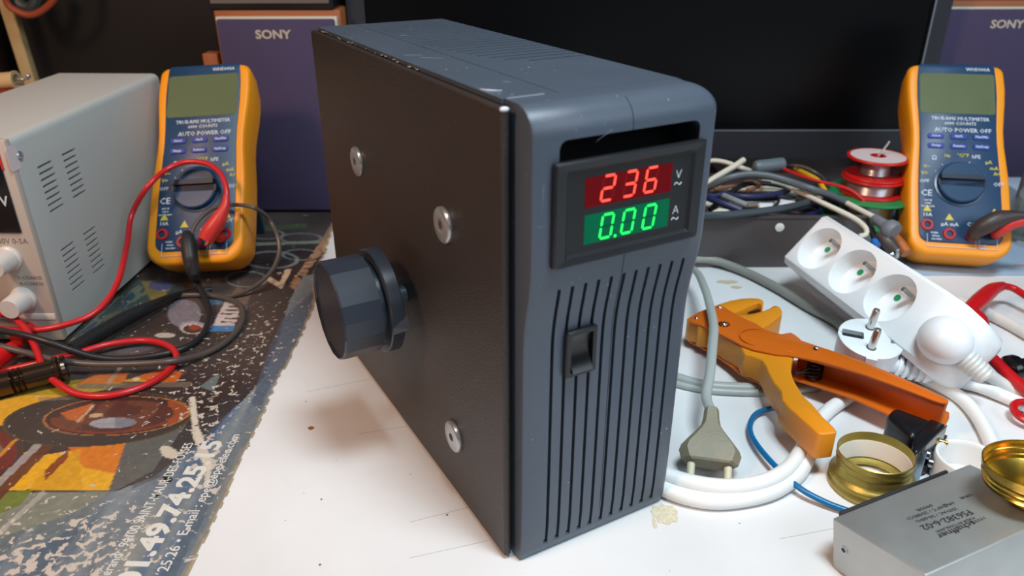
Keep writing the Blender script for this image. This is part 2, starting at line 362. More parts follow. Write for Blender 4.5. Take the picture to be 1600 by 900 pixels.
    at = me.color_attributes.new('print', 'FLOAT_COLOR', 'POINT'); cc = np.ones((len(V), 4), 'f'); cc[:, :3] = C.reshape(-1, 3)[used]; cc[:, 3] = d.reshape(-1)[used]; at.data.foreach_set('color', cc.ravel())
    m = bpy.data.materials.new('worn_printed_vinyl'); m.use_nodes = True; nt = m.node_tree; b = nt.nodes['Principled BSDF']
    a = nt.nodes.new('ShaderNodeAttribute'); a.attribute_name = 'print'; b.inputs['Roughness'].default_value = .42
    N, Lk = nt.nodes.new, nt.links.new; tcc = N('ShaderNodeTexCoord')
    f1 = N('ShaderNodeTexNoise'); f1.inputs['Scale'].default_value = 190; f1.inputs['Detail'].default_value = 6; f1.inputs['Roughness'].default_value = .6; f1.inputs['Distortion'].default_value = .6
    Lk(tcc.outputs['Object'], f1.inputs['Vector']); m1 = N('ShaderNodeMath'); m1.operation = 'MULTIPLY_ADD'; m1.inputs[1].default_value = .30; Lk(a.outputs['Alpha'], m1.inputs[0]); Lk(f1.outputs['Fac'], m1.inputs[2])
    mr = N('ShaderNodeMapRange'); mr.inputs[1].default_value = .700; mr.inputs[2].default_value = .722; Lk(m1.outputs[0], mr.inputs[0])
    mxx = N('ShaderNodeMix'); mxx.data_type = 'RGBA'; Lk(mr.outputs[0], mxx.inputs[0]); Lk(a.outputs['Color'], mxx.inputs[6]); mxx.inputs[7].default_value = lin((196, 184, 172))
    Lk(mxx.outputs[2], b.inputs['Base Color']); nz = nt.nodes.new('ShaderNodeTexNoise'); nz.inputs['Scale'].default_value = 250
    tc = nt.nodes.new('ShaderNodeTexCoord'); nt.links.new(tc.outputs['Object'], nz.inputs[0]); bp = nt.nodes.new('ShaderNodeBump'); bp.inputs['Strength'].default_value = .3; bp.inputs['Distance'].default_value = .0004
    nt.links.new(nz.outputs['Fac'], bp.inputs['Height']); nt.links.new(bp.outputs[0], b.inputs['Normal'])
    o = link('printed_poster', me, m, smooth=False)
    return setp(o, 'worn flaking poster sheet with yellow racing car and phone number, under the leads', 'poster')
post = poster()
tm = mat('poster_lettering', (212, 210, 202), .5, var=.12, vscale=300)
def poster_text(s, a, b, ca, bold=0., name='lettering'):
    """baseline a-b (photo points on the sheet); ca: a point at the cap height over a"""
    z = .0005; A, B, K = G(*a, z), G(*b, z), G(*ca, z); X = (B-A).normalized(); Y = Vector((-X.y, X.x, 0))
    h = (K-A).dot(Y); x0, x1, y0, y1 = text_bounds(s, 1., bold); xc = text_bounds('H', 1., bold); size = h/(xc[3]-xc[2])
    sx = (B-A).length/((x1-x0)*size); bm = bmesh.new()
    M = Matrix((X, Y, Vector((0, 0, 1)))).transposed().to_4x4(); M.translation = A
    text_into(bm, s, 1., M @ Matrix.Diagonal((size*sx, size, 1, 1)) @ Matrix.Translation((-x0, -xc[2], 0)), extrude=.00008, align='LEFT', bold=bold)
    return obj(name, bm, tm, post, world=True, smooth=False)
poster_text('01.49.74.25.15', (212, 918), (350, 689), (174, 914), bold=.036)
poster_text('llerand , 94100 SAINT-MAUR-DES-FOSSES', (168, 905), (303, 692), (152, 902), bold=.004)
poster_text('25.26 \u2022 E-mail : epe@epe-elec.com', (262, 893), (375, 679), (246, 890), bold=.006)

# ------------------------------------------------------------ the black boxed power supply in the middle
T_, Wd, Dp, Hh = .0063, .0964, .2561, .2388
XR = T_+Wd
ps = thing('variable_power_supply', 'tall slate-black power supply box with red and green digital meter in the centre', 'power supply')
slate = mat('slate_plastic', (75, 85, 98), .33, dust=.22, bump=.3, bscale=1800, var=.10, vscale=25)
blackp = mat('black_plastic', (20, 21, 23), .38, bump=.15, bscale=900)
gloss = mat('gloss_black', (12, 12, 13), .2)
# body shell
bm = bmesh.new(); r = .008
sec = [(T_-.0012, .002), (XR, .002)] + [(XR-r+r*cos(a), Hh-r+r*sin(a)) for a in np.linspace(0, pi/2, 7)] + [(T_-.0012, Hh)]
ring_loft(bm, [[(x, y, z) for x, z in sec] for y in (.0002, Dp)])
body = obj('case_body', bm, slate, ps, angle=25)
cut = bmesh.new()
for k in range(20):
    y = .0720+k*.0086; x0 = max(.0345, (.0610, .0510, .0465, .0440, .0420, .0400, .0385)[min(k, 6)]-.0010*max(0, k-6))
    box(cut, (x0, y, Hh-.004), (.1000, y+.0027, Hh+.01))
box(cut, (.0312, .0006, Hh-.0008), (.0318, Dp+.01, Hh+.01))
boolean(body, cut)
# front bezel: a profile in y over z, with rounded top, waist and rounded right edge
prof = [(.0004, -.0125), (.0016, -.0134), (.006, -.0146), (.02, -.0156), (.05, -.0160), (.09, -.0162), (.120, -.0163), (.130, -.0165), (.137, -.0171), (.143, -.0180), (.150, -.0194), (.156, -.0206), (.163, -.0217), (.170, -.0223), (.180, -.0225), (.200, -.0225), (.2265, -.0225)]
prof += [(.2268+.0120*sin(a), -.0105-.0120*cos(a)) for a in np.linspace(.12, pi/2, 9)]
def bez(z):
    return np.interp(z, [p[0] for p in prof], [p[1] for p in prof])
zs = [p[0] for p in prof]; ys = [p[1] for p in prof]
def xr_at(z, y):
    rc = .010; zc = Hh-rc
    return XR if z <= zc else XR-rc+math.sqrt(max(0, rc*rc-(z-zc)**2))
rf = .0045; grid = []
bm = bmesh.new(); fr = [0, .02, .3, .6, .9]
for z, y in zip(zs, ys):
    xe = xr_at(z, y); row = []
    for f in (0., .008, .3, .6, .85): row.append((T_+(xe-rf-T_)*f if f not in (0., .008) else (T_ if f == 0 else T_+.0008), y+(.0005 if f == 0 else 0), z))
    for a in np.linspace(0, pi/2, 6): row.append((xe-rf+rf*sin(a), y+rf*(1-cos(a)), z))
    grid.append(row)
front = [[bm.verts.new(p) for p in row] for row in grid]
for i in range(len(front)-1):
    for j in range(len(front[0])-1): bm.faces.new((front[i][j], front[i][j+1], front[i+1][j+1], front[i+1][j]))
# rear outline at y=0
rear = []
rL = [bm.verts.new((T_, 0, row[0][2])) for row in grid]; rR = [bm.verts.new((row[-1][0], 0, row[-1][2])) for row in grid]
for i in range(len(grid)-1):
    bm.faces.new((front[i][0], front[i+1][0], rL[i+1], rL[i])); bm.faces.new((front[i][-1], rR[i], rR[i+1], front[i+1][-1]))
    bm.faces.new((rL[i], rL[i+1], rR[i+1], rR[i]))
bm.faces.new([v for v in front[0]][::-1]+[rL[0], rR[0]]); bm.faces.new(list(front[-1])+[rR[-1], rL[-1]])
bezel = obj('front_bezel', bm, slate, ps, angle=40)
cut = bmesh.new()
for k in range(11):                       # vertical ventilation slots
    x = .0214+.00700*k
    prism(cut, [(x-.0016, -.04, .0068), (x+.0009, -.04, .0068), (x+.0009, -.04, .1584), (x-.0009, -.04, .1584), (x-.0009, -.04, .0098), (x-.0016, -.04, .0098)], (0, .0285, 0))
box(cut, (.0546, -.04, -.01), (.0550, -.0152, .30))
for s in (-1,):
    prism(cut, [(.0552+p[0], -.04, .2085+p[1]) for p in rrect(.0731, .0330, .004)], (0, .036, 0))
boolean(bezel, cut)
for me_ in (bezel.data,): me_.set_sharp_from_angle(angle=rad(38))
bm = bmesh.new(); box(bm, (T_+.004, -.0132, .005), (.0985, -.0100, .162)); box(bm, (T_+.004, -.0062, .162), (.0985, -.0035, .2320))
obj('inner_panel', bm, mat('inner_black', (9, 9, 10), .35), ps)
# side panel with rolled edge
bm = bmesh.new(); box(bm, (0, -.0087, .0016), (.0040, .2561, .2372)); 
plate = obj('side_panel', bm, mat('leathery_black_board', (50, 43, 40), .40, dust=.12, bump=1.0, bscale=1100, var=.12, vscale=9), ps, bevel=.0016, seg=4, angle=60)
bm = bmesh.new(); box(bm, (.0040, -.0035, .0030), (.0064, .254, .2368)); obj('gasket', bm, gloss, ps)
rag = mat('frayed_edge', (112, 100, 92), .8)
bm = bmesh.new()
rn = random.Random(5)
for k in range(22):
    y = .085+rn.random()*.16; s = .0003+rn.random()*.0006
    ball(bm, (.0042+rn.uniform(-.0006, .0012), y, .2374), s, n=8, sc=(1, 2.0, .5))
obj('frayed_edge', bm, rag, ps)
bm = bmesh.new(); ball(bm, (.0018, -.0078, .2366), .0021, n=14, sc=(1, .8, .5)); obj('chipped_corner', bm, mat('chip_white', (205, 214, 222), .5), ps)
bm = bmesh.new(); tube(bm, [(.0075, .0002, Hh), (.014, .0002, Hh), (.0250, .0002, Hh)], .00022, n=6); obj('pale_seam_line', bm, mat('seam_line_grey', (140, 150, 160), .5), ps)  # thin pale strip along the left end of the bezel seam
bm = bmesh.new(); tube(bm, [(.0062, .022, .2389), (.0080, .0170, .2390), (.0130, .0145, .2389)], [.0001, .00035, .0001], n=6); obj('paint_scratch', bm, MC['chip_white'], ps)
bm = bmesh.new()
for (x, y, l, a) in ((.016, .118, .010, .5), (.021, .105, .013, .8), (.040, .19, .004, .2), (.024, .030, .004, .9)):
    d = Vector((cos(a), -sin(a), 0))*l/2; n = Vector((d.y, -d.x, 0)).normalized()*.0003; c = Vector((x, y, Hh)); prism(bm, [c-d-n, c+d, c-d+n], (0, 0, .0001))
for (x, z, dx, dz) in ((.0115, .208, -.0008, -.014), (.009, .1905, .004, -.0006), (.040, .2285, .006, .005), (.044, .2265, -.008, -.004)):
    y = bez(z)-.00003; n = Vector((dz, 0, -dx)).normalized()*.00012
    prism(bm, [Vector((x, y, z))-n, Vector((x+dx, bez(z+dz)-.00003, z+dz)), Vector((x, y, z))+n], (0, -.00006, 0))
obj('surface_scratches', bm, mat('scratch_grey', (128, 138, 150), .6), ps)
# bolts
zinc = mat('zinc_bolt', (186, 190, 194), .30, metal=.72, var=.15, vscale=150)
for (y, z) in ((.1784, .1678), (.0505, .1688), (.0487, .0429)):
    bm = bmesh.new(); M = axis((0, y, z), (-1, 0, 0))
    R_ = .0093
    lathe(bm, [(R_*.98, -.0002), (R_, .0004), (R_, .0016), (R_*.95, .0022), (R_*.86, .0026), (.0032, .0028)], M, 40, cap=False)
    hexr = lambda rr, h: [M @ Vector((rr*cos(pi/3*(k//(40/6))), rr*sin(pi/3*(k//(40/6))), h)) for k in range(40)]
    ring_loft(bm, [[M @ Vector((.0032*cos(2*pi*k/40), .0032*sin(2*pi*k/40), .0028)) for k in range(40)], [M @ Vector((.0026*cos(2*pi*(k//7)/6), .0026*sin(2*pi*(k//7)/6), .0026)) for k in range(40)], [M @ Vector((.0026*cos(2*pi*(k//7)/6), .0026*sin(2*pi*(k//7)/6), .0004)) for k in range(40)]], cap=False)
    bmesh.ops.remove_doubles(bm, verts=bm.verts, dist=1e-6)
    bm.faces.ensure_lookup_table(); o = obj('bolt', bm, zinc, ps, angle=40)
    bm = bmesh.new(); lathe(bm, [(.0028, 0.0003), (.0028, .0007)], M, 12); obj('hex_socket', bm, mat('socket_dark', (30, 30, 32), .5), o, world=True)
# rotary knob on its shaft
ky, kz = .1133, .1040
kn = thing('rotary_knob', None, None, (0, ky, kz)); kn.parent = ps
kb = mat('knob_black', (44, 50, 60), .28)
M = axis((0, 0, 0), (-1, 0, 0))
bm = bmesh.new(); lathe(bm, [(.0052, 0), (.0052, .0130)], M, 20); obj('shaft', bm, mat('shaft_grey', (96, 112, 124), .45, metal=.4, bump=.4), kn)
bm = bmesh.new(); NF = 18
def facet(rr, h, n=NF): return [M @ Vector((rr*cos(2*pi*(k+.4)/n), rr*sin(2*pi*(k+.4)/n), h)) for k in range(n)]
ring_loft(bm, [facet(.0288, .0235), facet(.0288, .0450), facet(.0280, .0460), facet(.0272, .0460), facet(.0270, .0450)])
obj('knob_grip', bm, kb, kn, angle=12)
bm = bmesh.new(); lathe(bm, [(.0240, .0190), (.0240, .0240)], M, 40); obj('knob_neck', bm, kb, kn)
bm = bmesh.new(); lathe(bm, [(.005, .0118), (.0300, .0118), (.0308, .0124), (.0308, .0190), (.0300, .0197), (.0262, .0197), (.0258, .0192), (.0236, .0192)], M, 64)
obj('knob_skirt', bm, kb, kn)
bm = bmesh.new(); ang = rad(-6)     # small pointer wedge on the skirt
pd = Vector((0, -cos(ang), sin(ang))); pn = Vector((0, sin(ang), cos(ang)))
a, b_, c_ = pd*.0300+pn*.0055, pd*.0300-pn*.0055, pd*.0362
ring_loft(bm, [[Vector((-.0197, 0, 0))+a, Vector((-.0197, 0, 0))+b_, Vector((-.0192, 0, 0))+pd*.0312], [Vector((-.0110, 0, 0))+a, Vector((-.0110, 0, 0))+b_, Vector((-.0110, 0, 0))+c_]])
obj('pointer', bm, kb, kn, smooth=False)
# panel meter
ymf = -.0258
pm = thing('panel_meter', None, None, (.0546, 0, .1935)); pm.parent = ps
mfw, mfh = .0790, .0462
bm = bmesh.new()
O = lambda w_, h_, r_, y_: [(x, y_, z) for x, z in rrect(w_, h_, r_, 4)]
ring_loft(bm, [O(mfw, mfh, .0012, -.0228), O(mfw, mfh, .0012, ymf+.0008), O(mfw-.0016, mfh-.0016, .0012, ymf), O(mfw-.0115, mfh-.0075, .0008, ymf+.0004), O(mfw-.0140, mfh-.0100, .0006, ymf+.0016), O(mfw-.0142, mfh-.0102, .0006, -.0175)], cap=False)
obj('meter_frame', bm, mat('meter_frame_black', (27, 29, 33), .34, bump=.15, bscale=900, var=.12, vscale=90), pm, angle=30)
bm = bmesh.new(); box(bm, (-.0330, ymf+.0016, -.0182), (.0330, -.018, .0182)); obj('meter_window', bm, mat('meter_window_black', (17, 18, 21), .42, bump=.2, bscale=2500), pm)
yw = ymf+.00155
def disp(name, x0, x1, z0, z1, m):
    bm = bmesh.new(); box(bm, (x0, yw-.0001, z0), (x1, yw+.0002, z1)); obj(name, bm, m, pm)
CX, CZ = .0546, .1935
disp('red_display', .0306-CX, .0764-CX, .1952-CZ, .2083-CZ, mat('red_filter', (18, 3, 4), .6, spec=.08, emit=1, ecol=(98, 4, 12)))
disp('green_display', .0309-CX, .0764-CX, .1787-CZ, .1920-CZ, mat('green_filter', (2, 14, 10), .6, spec=.08, emit=1, ecol=(0, 98, 66)))
SEG = {'a': ((0, 1), (1, 1)), 'b': ((1, .5), (1, 1)), 'c': ((1, 0), (1, .5)), 'd': ((0, 0), (1, 0)), 'e': ((0, 0), (0, .5)), 'f': ((0, .5), (0, 1)), 'g': ((0, .5), (1, .5))}
DIG = {'2': 'abged', '3': 'abgcd', '6': 'afgcde', '0': 'abcdef'}
def digit(ch, x, z, wd, hg, m, moff, sh=.14):
    for on in (True, False):
        bm = bmesh.new(); any_ = False
        for s, (p, q) in SEG.items():
            if (s in DIG[ch]) != on: continue
            any_ = True
            P = Vector((p[0]*wd, p[1]*hg)); Q = Vector((q[0]*wd, q[1]*hg)); d = (Q-P).normalized(); n = Vector((-d.y, d.x)); t = .00052; g = .00035
            P = P+d*g; Q = Q-d*g
            pts = [P, P+d*t+n*t, Q-d*t+n*t, Q, Q-d*t-n*t, P+d*t-n*t]
            prism(bm, [(x+p_.x+p_.y*sh, yw-.00012, z+p_.y) for p_ in pts], (0, -.00012, 0))
        if any_: obj('lit_segments' if on else 'unlit_segments', bm, m if on else moff, pm, smooth=False)
        else: bm.free()
redon = mat('red_led', (255, 74, 56), .4, emit=1.5); grnon = mat('green_led', (30, 250, 90), .4, emit=1.1)
redof = mat('red_led_off', (18, 3, 4), .6, spec=.08, emit=1, ecol=(118, 12, 20)); grnof = mat('green_led_off', (2, 14, 10), .6, spec=.08, emit=1, ecol=(0, 82, 56))
for ch, x in (('2', .0385), ('3', .0500), ('6', .0612)): digit(ch, x-CX, .1970-CZ, .0058, .0108, redon, redof)
for ch, x in (('0', .0388), ('0', .0502), ('0', .0618)): digit(ch, x-CX, .1800-CZ, .0058, .0106, grnon, grnof)
bm = bmesh.new(); lathe(bm, [(.0007, 0), (.0007, .0002)], axis((.0472-CX, yw-.0001, .1798-CZ), (0, -1, 0)), 12); obj('decimal_point', bm, grnon, pm)
bm = bmesh.new()
for s, x, z in (('V', .0803, .2022), ('A', .0804, .1856)):
    text_into(bm, s, .0058, Matrix.Translation((x-CX, yw-.0001, z-CZ)) @ FRONT, bold=-.0001)
    zz = z-.0040-CZ; x = x-CX
    tube(bm, [(x-.0020, yw-.0001, zz-.0003), (x-.0010, yw-.0001, zz+.0006), (x, yw-.0001, zz), (x+.0010, yw-.0001, zz-.0006), (x+.0020, yw-.0001, zz+.0003)], .00022, n=6, step=.0003)
obj('unit_letters', bm, mat('white_print', (214, 220, 226), .5), pm, smooth=False)
# rocker switch
rs = thing('rocker_switch', None, None, (.0360, bez(.12)-.0006, .1216)); rs.parent = ps
bm = bmesh.new(); ro = lambda w_, h_, r_, y_: [(x, y_, z) for x, z in rrect(w_, h_, r_, 3)]
ring_loft(bm, [ro(.0172, .0248, .0012, .004), ro(.0172, .0248, .0012, -.0020), ro(.0162, .0238, .001, -.0026), ro(.0122, .0200, .0006, -.0026), ro(.0120, .0198, .0006, .003)], cap=False)
obj('switch_frame', bm, blackp, rs)
bm = bmesh.new(); ps_ = []
for k in range(11):
    s = -1+2*k/10; ps_.append((s*.0095, -.0003+.0014*s-.0025*s*s))
for x in (-.0056, .0056): pass
ring_loft(bm, [[(x, y, z) for z, y in ps_]+[(x, .005, .0095), (x, .005, -.0095)] for x in (-.0056, .0056)])
obj('rocker', bm, mat('rocker_black', (14, 14, 16), .25), rs, angle=30)

# ------------------------------------------------------------ multimeters
orange = mat('holster_orange', (236, 148, 14), .42, bump=.2, bscale=500)
navy = mat('meter_navy', (30, 62, 96), .42, bump=.1, bscale=900)
wht = mat('print_white', (196, 204, 214), .5); yel = mat('print_yellow', (196, 184, 60), .5)
jackr = mat('jack_red', (176, 24, 28), .4)
def meter_outline(w_, grow=0., zlo=0., zhi=.2, rb=.018, rt_=.012, waist=.0035):
    pts = []
    def hw(z): return w_/2+grow-waist*math.exp(-((z-.120)/.032)**2)*1.0 - .002*max(0, (z-.17)/.03)
    zb, zt = zlo-grow, zhi+grow; R = []
    for k in range(7): a = -pi/2+pi/2*k/6; R.append((hw(zb+rb)-rb+rb*cos(a), zb+rb+rb*sin(a)))
    for z in np.linspace(zb+rb, zt-rt_, 12)[1:-1]: R.append((hw(z), z))
    for k in range(5): a = pi/2*k/4; R.append((hw(zt-rt_)-rt_+rt_*cos(a), zt-rt_+rt_*sin(a)))
    return R + [(-x, z) for x, z in R[::-1]]
def multimeter(label, loc, rot):
    t = thing('multimeter', label, 'multimeter', loc, rot, 'orange and blue multimeters')
    h, w_ = .199, .089; bm = bmesh.new()
    O = lambda g, y, dz=0., yz=0.: [(x, y, z if z < .12 else .12+(z-.12)*(1+dz)) for x, z in meter_outline(w_, g, 0, h-.0035, rt_=.008)]
    O2 = lambda y: [(x, y, z) for x, z in meter_outline(w_, -.0085, .003, h-.0045, rb=.010, rt_=.003, waist=.0020)]
    ring_loft(bm, [O(-.006, .037, -.18), O(-.002, .035, -.17), O(0, .020, -.05), O(0, .004), O(-.0012, .001), O(-.003, 0.), O2(.0006)])
    obj('orange_holster', bm, orange, t, angle=50)
    bm = bmesh.new(); P = lambda g, y: [(x, y, z) for x, z in meter_outline(w_, -.0088+g, .0035, h+.0055, rb=.009, rt_=.004, waist=.0020)]
    ring_loft(bm, [P(-.001, .030), P(0, .026), P(0, .0000), P(-.0010, -.0008)]); obj('face_plate', bm, navy, t, angle=40)
    bm = bmesh.new(); ring_loft(bm, [[(x, y, z+.1638) for x, z in rrect(.0665+g, .0425+g, .003)] for y, g in ((-.0004, 0), (-.0011, 0))])
    obj('lcd_screen', bm, mat('lcd_green_grey', (92, 104, 72), .28, var=.08, vscale=30), t)
    for i, x in enumerate((-.020, 0., .020)):
        for z in (.1185, .1085):
            bm = bmesh.new(); ring_loft(bm, [[(x+a, y, z+b+a*0) for a, b in rrect(.0145-g, .0052-g, .0018)] for y, g in ((-.0004, 0), (-.0016, 0), (-.002, .0008))]); obj('button', bm, mat('button_blue', (40, 62, 150), .35), t)
    # dial
    bm = bmesh.new(); M = axis((0, -.0006, .0703), (0, -1, 0)); lathe(bm, [(.0225, 0), (.0222, .0012), (.0205, .0016), (.0200, .0060), (.0190, .0068)], M, 48); d = obj('rotary_dial', bm, mat('dial_navy', (36, 66, 98), .3), t)
    bm = bmesh.new(); ring_loft(bm, [[(x, y, z+.0703) for x, z in ((-.0205, -.0042), (.0205, -.0046), (.0205, .0012), (-.0205, .0016))] for y in (-.0070, -.0074)])
    ring_loft(bm, [[(x*s, y, .0703+.0016+dz) for x, dz in ((-.0195, 0), (.0195, 0), (.0195, .0045), (-.0195, .0045))] for y, s in ((-.006, 1), (-.0105, .95))])
    obj('dial_grip', bm, mat('dial_grip_navy', (14, 28, 48), .45), d, world=False)
    for x, z in ((-.0290, .0285), (-.0100, .0205), (.0095, .0200), (.0285, .0260)):
        bm = bmesh.new(); M = axis((x, -.0004, z), (0, -1, 0)); lathe(bm, [(.0056, 0), (.0056, .0012), (.0050, .0020), (.0032, .0020), (.0030, -.0030)], M, 28, cap=False)
        j = obj('input_jack', bm, jackr, t); bm = bmesh.new(); lathe(bm, [(.0033, -.0014), (.0033, -.0012)], M, 16); obj('jack_hole', bm, mat('jack_dark', (40, 10, 12), .5), j)
    for mm, items in ((wht, (('WH5000A', .0048, .019, .1900), ('TRUE-RMS MULTIMETER', .0048, .002, .1372), ('6000 COUNTS', .0044, .002, .1322), ('AUTO POWER OFF', .0058, .004, .1252), ('OFF', .0052, .0375-.004, .0715), ('OFF', .0048, -.0305, .0720), ('hFE', .005, .0150, .0985), ('\u03a9', .006, -.0215, .0960), ('CE', .0085, -.0290, .0600), ('10A', .0050, -.0285, .0385), ('\u00b5A mA', .0052, -.0095, .0300), ('COM', .0050, .0110, .0310), ('INPUT', .0048, .0280, .0385),
                              ('Select', .0032, -.020, .1185), ('Hz/%', .0032, 0, .1185), ('Max/Min', .0032, .020, .1185), ('Range', .0032, -.020, .1085), ('Relative', .0032, 0, .1085), ('Hz/Duty', .0032, .020, .1085),
                              ('CAT III', .0024, -.028, .0528), ('1000V', .0024, -.028, .0498), ('CAT IV 600V', .0022, -.028, .0468), ('FUSED', .0022, -.0225, .0210), ('500mA', .0022, -.0215, .0180), ('10A MAX', .0022, -.0210, .0150), ('600V', .0024, .0185, .0110), ('MAX', .0024, .0185, .0085))),
                      (yel, (('V~', .0050, -.0285, .0870), ('V=', .0050, -.0305, .0800), ('\u00b5A', .0050, .0255, .0935), ('mA', .0050, .0300, .0875), ('A=', .0050, .0325, .0820), ('\u00b0C/\u00b0F', .0046, .0035, .0995), ('Hz', .0044, -.0100, .0985))) ):
        bm = bmesh.new()
        for s, sz, x, z in items:
            M_ = Matrix.Translation((x, -.0022 if s in ('Select', 'Hz/%', 'Max/Min', 'Range', 'Relative', 'Hz/Duty') else -.0010, z)) @ FRONT
            text_into(bm, s, sz, M_, bold=.00008, res=1)
        if mm is wht:
            for (x0, x1, z0, z1) in ((-.0290, -.0286, .0080, .0200), (-.0290, .0125, .0078, .0082), (.0121, .0125, .0080, .0160), (.0150, .0154, .0080, .0160), (.0150, .0305, .0078, .0082), (.0301, .0305, .0080, .0180)):
                box(bm, (x0, -.0010, z0), (x1, -.0008, z1))
            for a in (150, 128, 68, 24): 
                bm_c = Vector((.0240*cos(rad(a)), -.0010, .0703+.0240*sin(rad(a)))); ball(bm, bm_c, .0007, n=8)
        else:
            for (x, z) in ((-.0285, .0445), (-.0095, .0368), (.0290, .0440)):
                prism(bm, [(x-.0038, -.0010, z-.0026), (x+.0038, -.0010, z-.0026), (x, -.0010, z+.0040)], (0, .0002, 0))
        obj('white_printing' if mm is wht else 'yellow_printing', bm, mm, t, smooth=False)
    # fold-out stand
    bm = bmesh.new(); Q = Euler(rot).to_matrix(); base = Vector(loc)
    top = base+Q @ Vector((0, .036, .125)); hx = Q @ Vector((1, 0, 0)); foot = Vector((top.x, top.y, 0))+Vector((Q[0][1], Q[1][1], 0)).normalized()*.028
    zf = 0.0
    prism(bm, [top-hx*.026, top+hx*.026, Vector((foot.x, foot.y, zf))+hx*.022, Vector((foot.x, foot.y, zf))-hx*.022], Vector((Q[0][1], Q[1][1], 0)).normalized()*.004)
    obj('tilt_stand', bm, mat('stand_navy', (22, 44, 70), .5), t, world=True)
    return t
M2 = multimeter('orange-cased blue multimeter on the right, beside the white socket strip and solder spools', (.5282, .0880, .0245), (-.7045, -.0055, -.6976))
M1 = multimeter('orange-cased blue multimeter on the left beside the grey bench supply, leads crossing it', (-.0860, .4120, .0262), (-.6857, -.060, -.5255))

# ------------------------------------------------------------ grey bench supply on the left
pyaw = -.5472
bs = thing('bench_power_supply', 'pale grey bench power supply with slotted vents and white knobs at the left edge', 'power supply', (-.1935, .3653, 0), (.0087, 0, pyaw))
W2, D2, H2 = .104, .2385, .164
casem = mat('case_blue_grey', (190, 190, 185), .5, bump=.15, bscale=900)
bm = bmesh.new(); r = .006
sec = [(-W2, .003), (-.0002, .003)] + [(-r+r*cos(a), H2-r+r*sin(a)) for a in np.linspace(0, pi/2, 6)] + [(-W2+r+r*cos(a), H2-r+r*sin(a)) for a in np.linspace(pi/2, pi, 6)]
ring_loft(bm, [[(x, y, z) for x, z in sec] for y in (.004, D2)])
cs = obj('case', bm, casem, bs, angle=30)
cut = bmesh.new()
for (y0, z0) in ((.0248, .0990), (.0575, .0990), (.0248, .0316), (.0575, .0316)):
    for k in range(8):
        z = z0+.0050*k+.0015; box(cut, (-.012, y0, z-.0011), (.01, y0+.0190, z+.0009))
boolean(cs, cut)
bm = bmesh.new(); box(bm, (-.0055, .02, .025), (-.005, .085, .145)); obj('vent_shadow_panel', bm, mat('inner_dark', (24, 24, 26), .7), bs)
cream = mat('front_cream', (186, 172, 160), .45)
bm = bmesh.new(); box(bm, (-W2, -.002, .002), (0, .004, H2)); obj('front_panel', bm, cream, bs, bevel=.0012)
bm = bmesh.new(); box(bm, (-W2+.006, -.0035, .0945), (-.0072, -.0019, .150)); obj('display_window', bm, mat('display_black', (24, 20, 22), .25), bs, bevel=.0005)
knw = mat('knob_white', (206, 200, 194), .35)
for x, z in ((-.0230, .0735), (-.0215, .0395), (-.068, .0735), (-.068, .0395)):
    bm = bmesh.new(); lathe(bm, [(.0098, 0), (.0098, .0020), (.0086, .0030), (.0080, .0175), (.0074, .0190), (.0, .0190)][:-1], axis((x, -.002, z), (0, -1, 0)), 36); obj('control_knob', bm, knw, bs)
bm = bmesh.new()
FRB = FRONT
text_into(bm, '0-60V 0-5A', .0060, Matrix.Translation((-.0190, -.0021, .0872)) @ FRB)
text_into(bm, 'V-COARSE', .0040, Matrix.Translation((-.0120, -.0021, .0570)) @ FRB); text_into(bm, 'A-COARSE', .0040, Matrix.Translation((-.0120, -.0021, .0520)) @ FRB)
obj('front_printing', bm, mat('print_grey', (110, 100, 98), .6), bs, smooth=False)
bm = bmesh.new(); text_into(bm, 'W', .0110, Matrix.Translation((-.0150, -.0036, .1190)) @ FRB, bold=.0002); obj('watt_letter', bm, wht, bs, smooth=False)
bm = bmesh.new(); M = axis((0, .0090, .1499), (1, 0, 0)); lathe(bm, [(.0034, -.0002), (.0034, .0006), (.0026, .0014), (.0008, .0016)], M, 20); obj('screw', bm, zinc, bs)
bm = bmesh.new(); M = axis((-.003, D2-.002, .148), (1, .6, 0)); lathe(bm, [(.0034, -.0002), (.0034, .0016), (.0022, .0026)], M, 16); obj('screw', bm, mat('brass', (170, 120, 60), .35, metal=1), bs)
bm = bmesh.new(); ring_loft(bm, [[(x_, y_, z_) for x_, z_ in [(-.0300, .1430), (-.0060, .1430), (-.0060, .1580), (-.0300, .1580)]] for y_ in (-.0021, -.0031)])
obj('red_sticker', bm, mat('sticker_red', (206, 40, 34), .3), bs)
bm = bmesh.new(); ring_loft(bm, [[(x_, y, z+.1500) for y, z in rrect(.0110, .0180, .0025, cx=.0015)] for x_ in (.0001, .0004)]); obj('clear_seal_label', bm, mat('label_pale', (216, 200, 200), .25), bs)
# binding posts low on the front
for x, c in ((-.0250, 'post_red'), (-.055, 'post_black')):
    bm = bmesh.new(); mm = mat(c, (206, 30, 30) if c == 'post_red' else (24, 22, 22), .35)
    lathe(bm, [(.0062, 0), (.0066, .004), (.0060, .006), (.0064, .014), (.0052, .017)], axis((x, -.002, .0125), (0, -1, 0)), 24); obj('binding_post', bm, mm, bs)
bm = bmesh.new(); box(bm, (-W2+.004, -.0026, .021), (-.001, -.0018, .0265)); obj('panel_ledge', bm, mat('ledge_cream', (214, 204, 194), .4), bs, bevel=.0004)
for x in (-.012, -W2+.012):
    for y in (.015, D2-.02):
        bm = bmesh.new(); lathe(bm, [(.006, -.0087*y+.0001), (.006, .0032)], Matrix.Translation((x, y, 0)), 16); obj('rubber_foot', bm, blackp, bs)

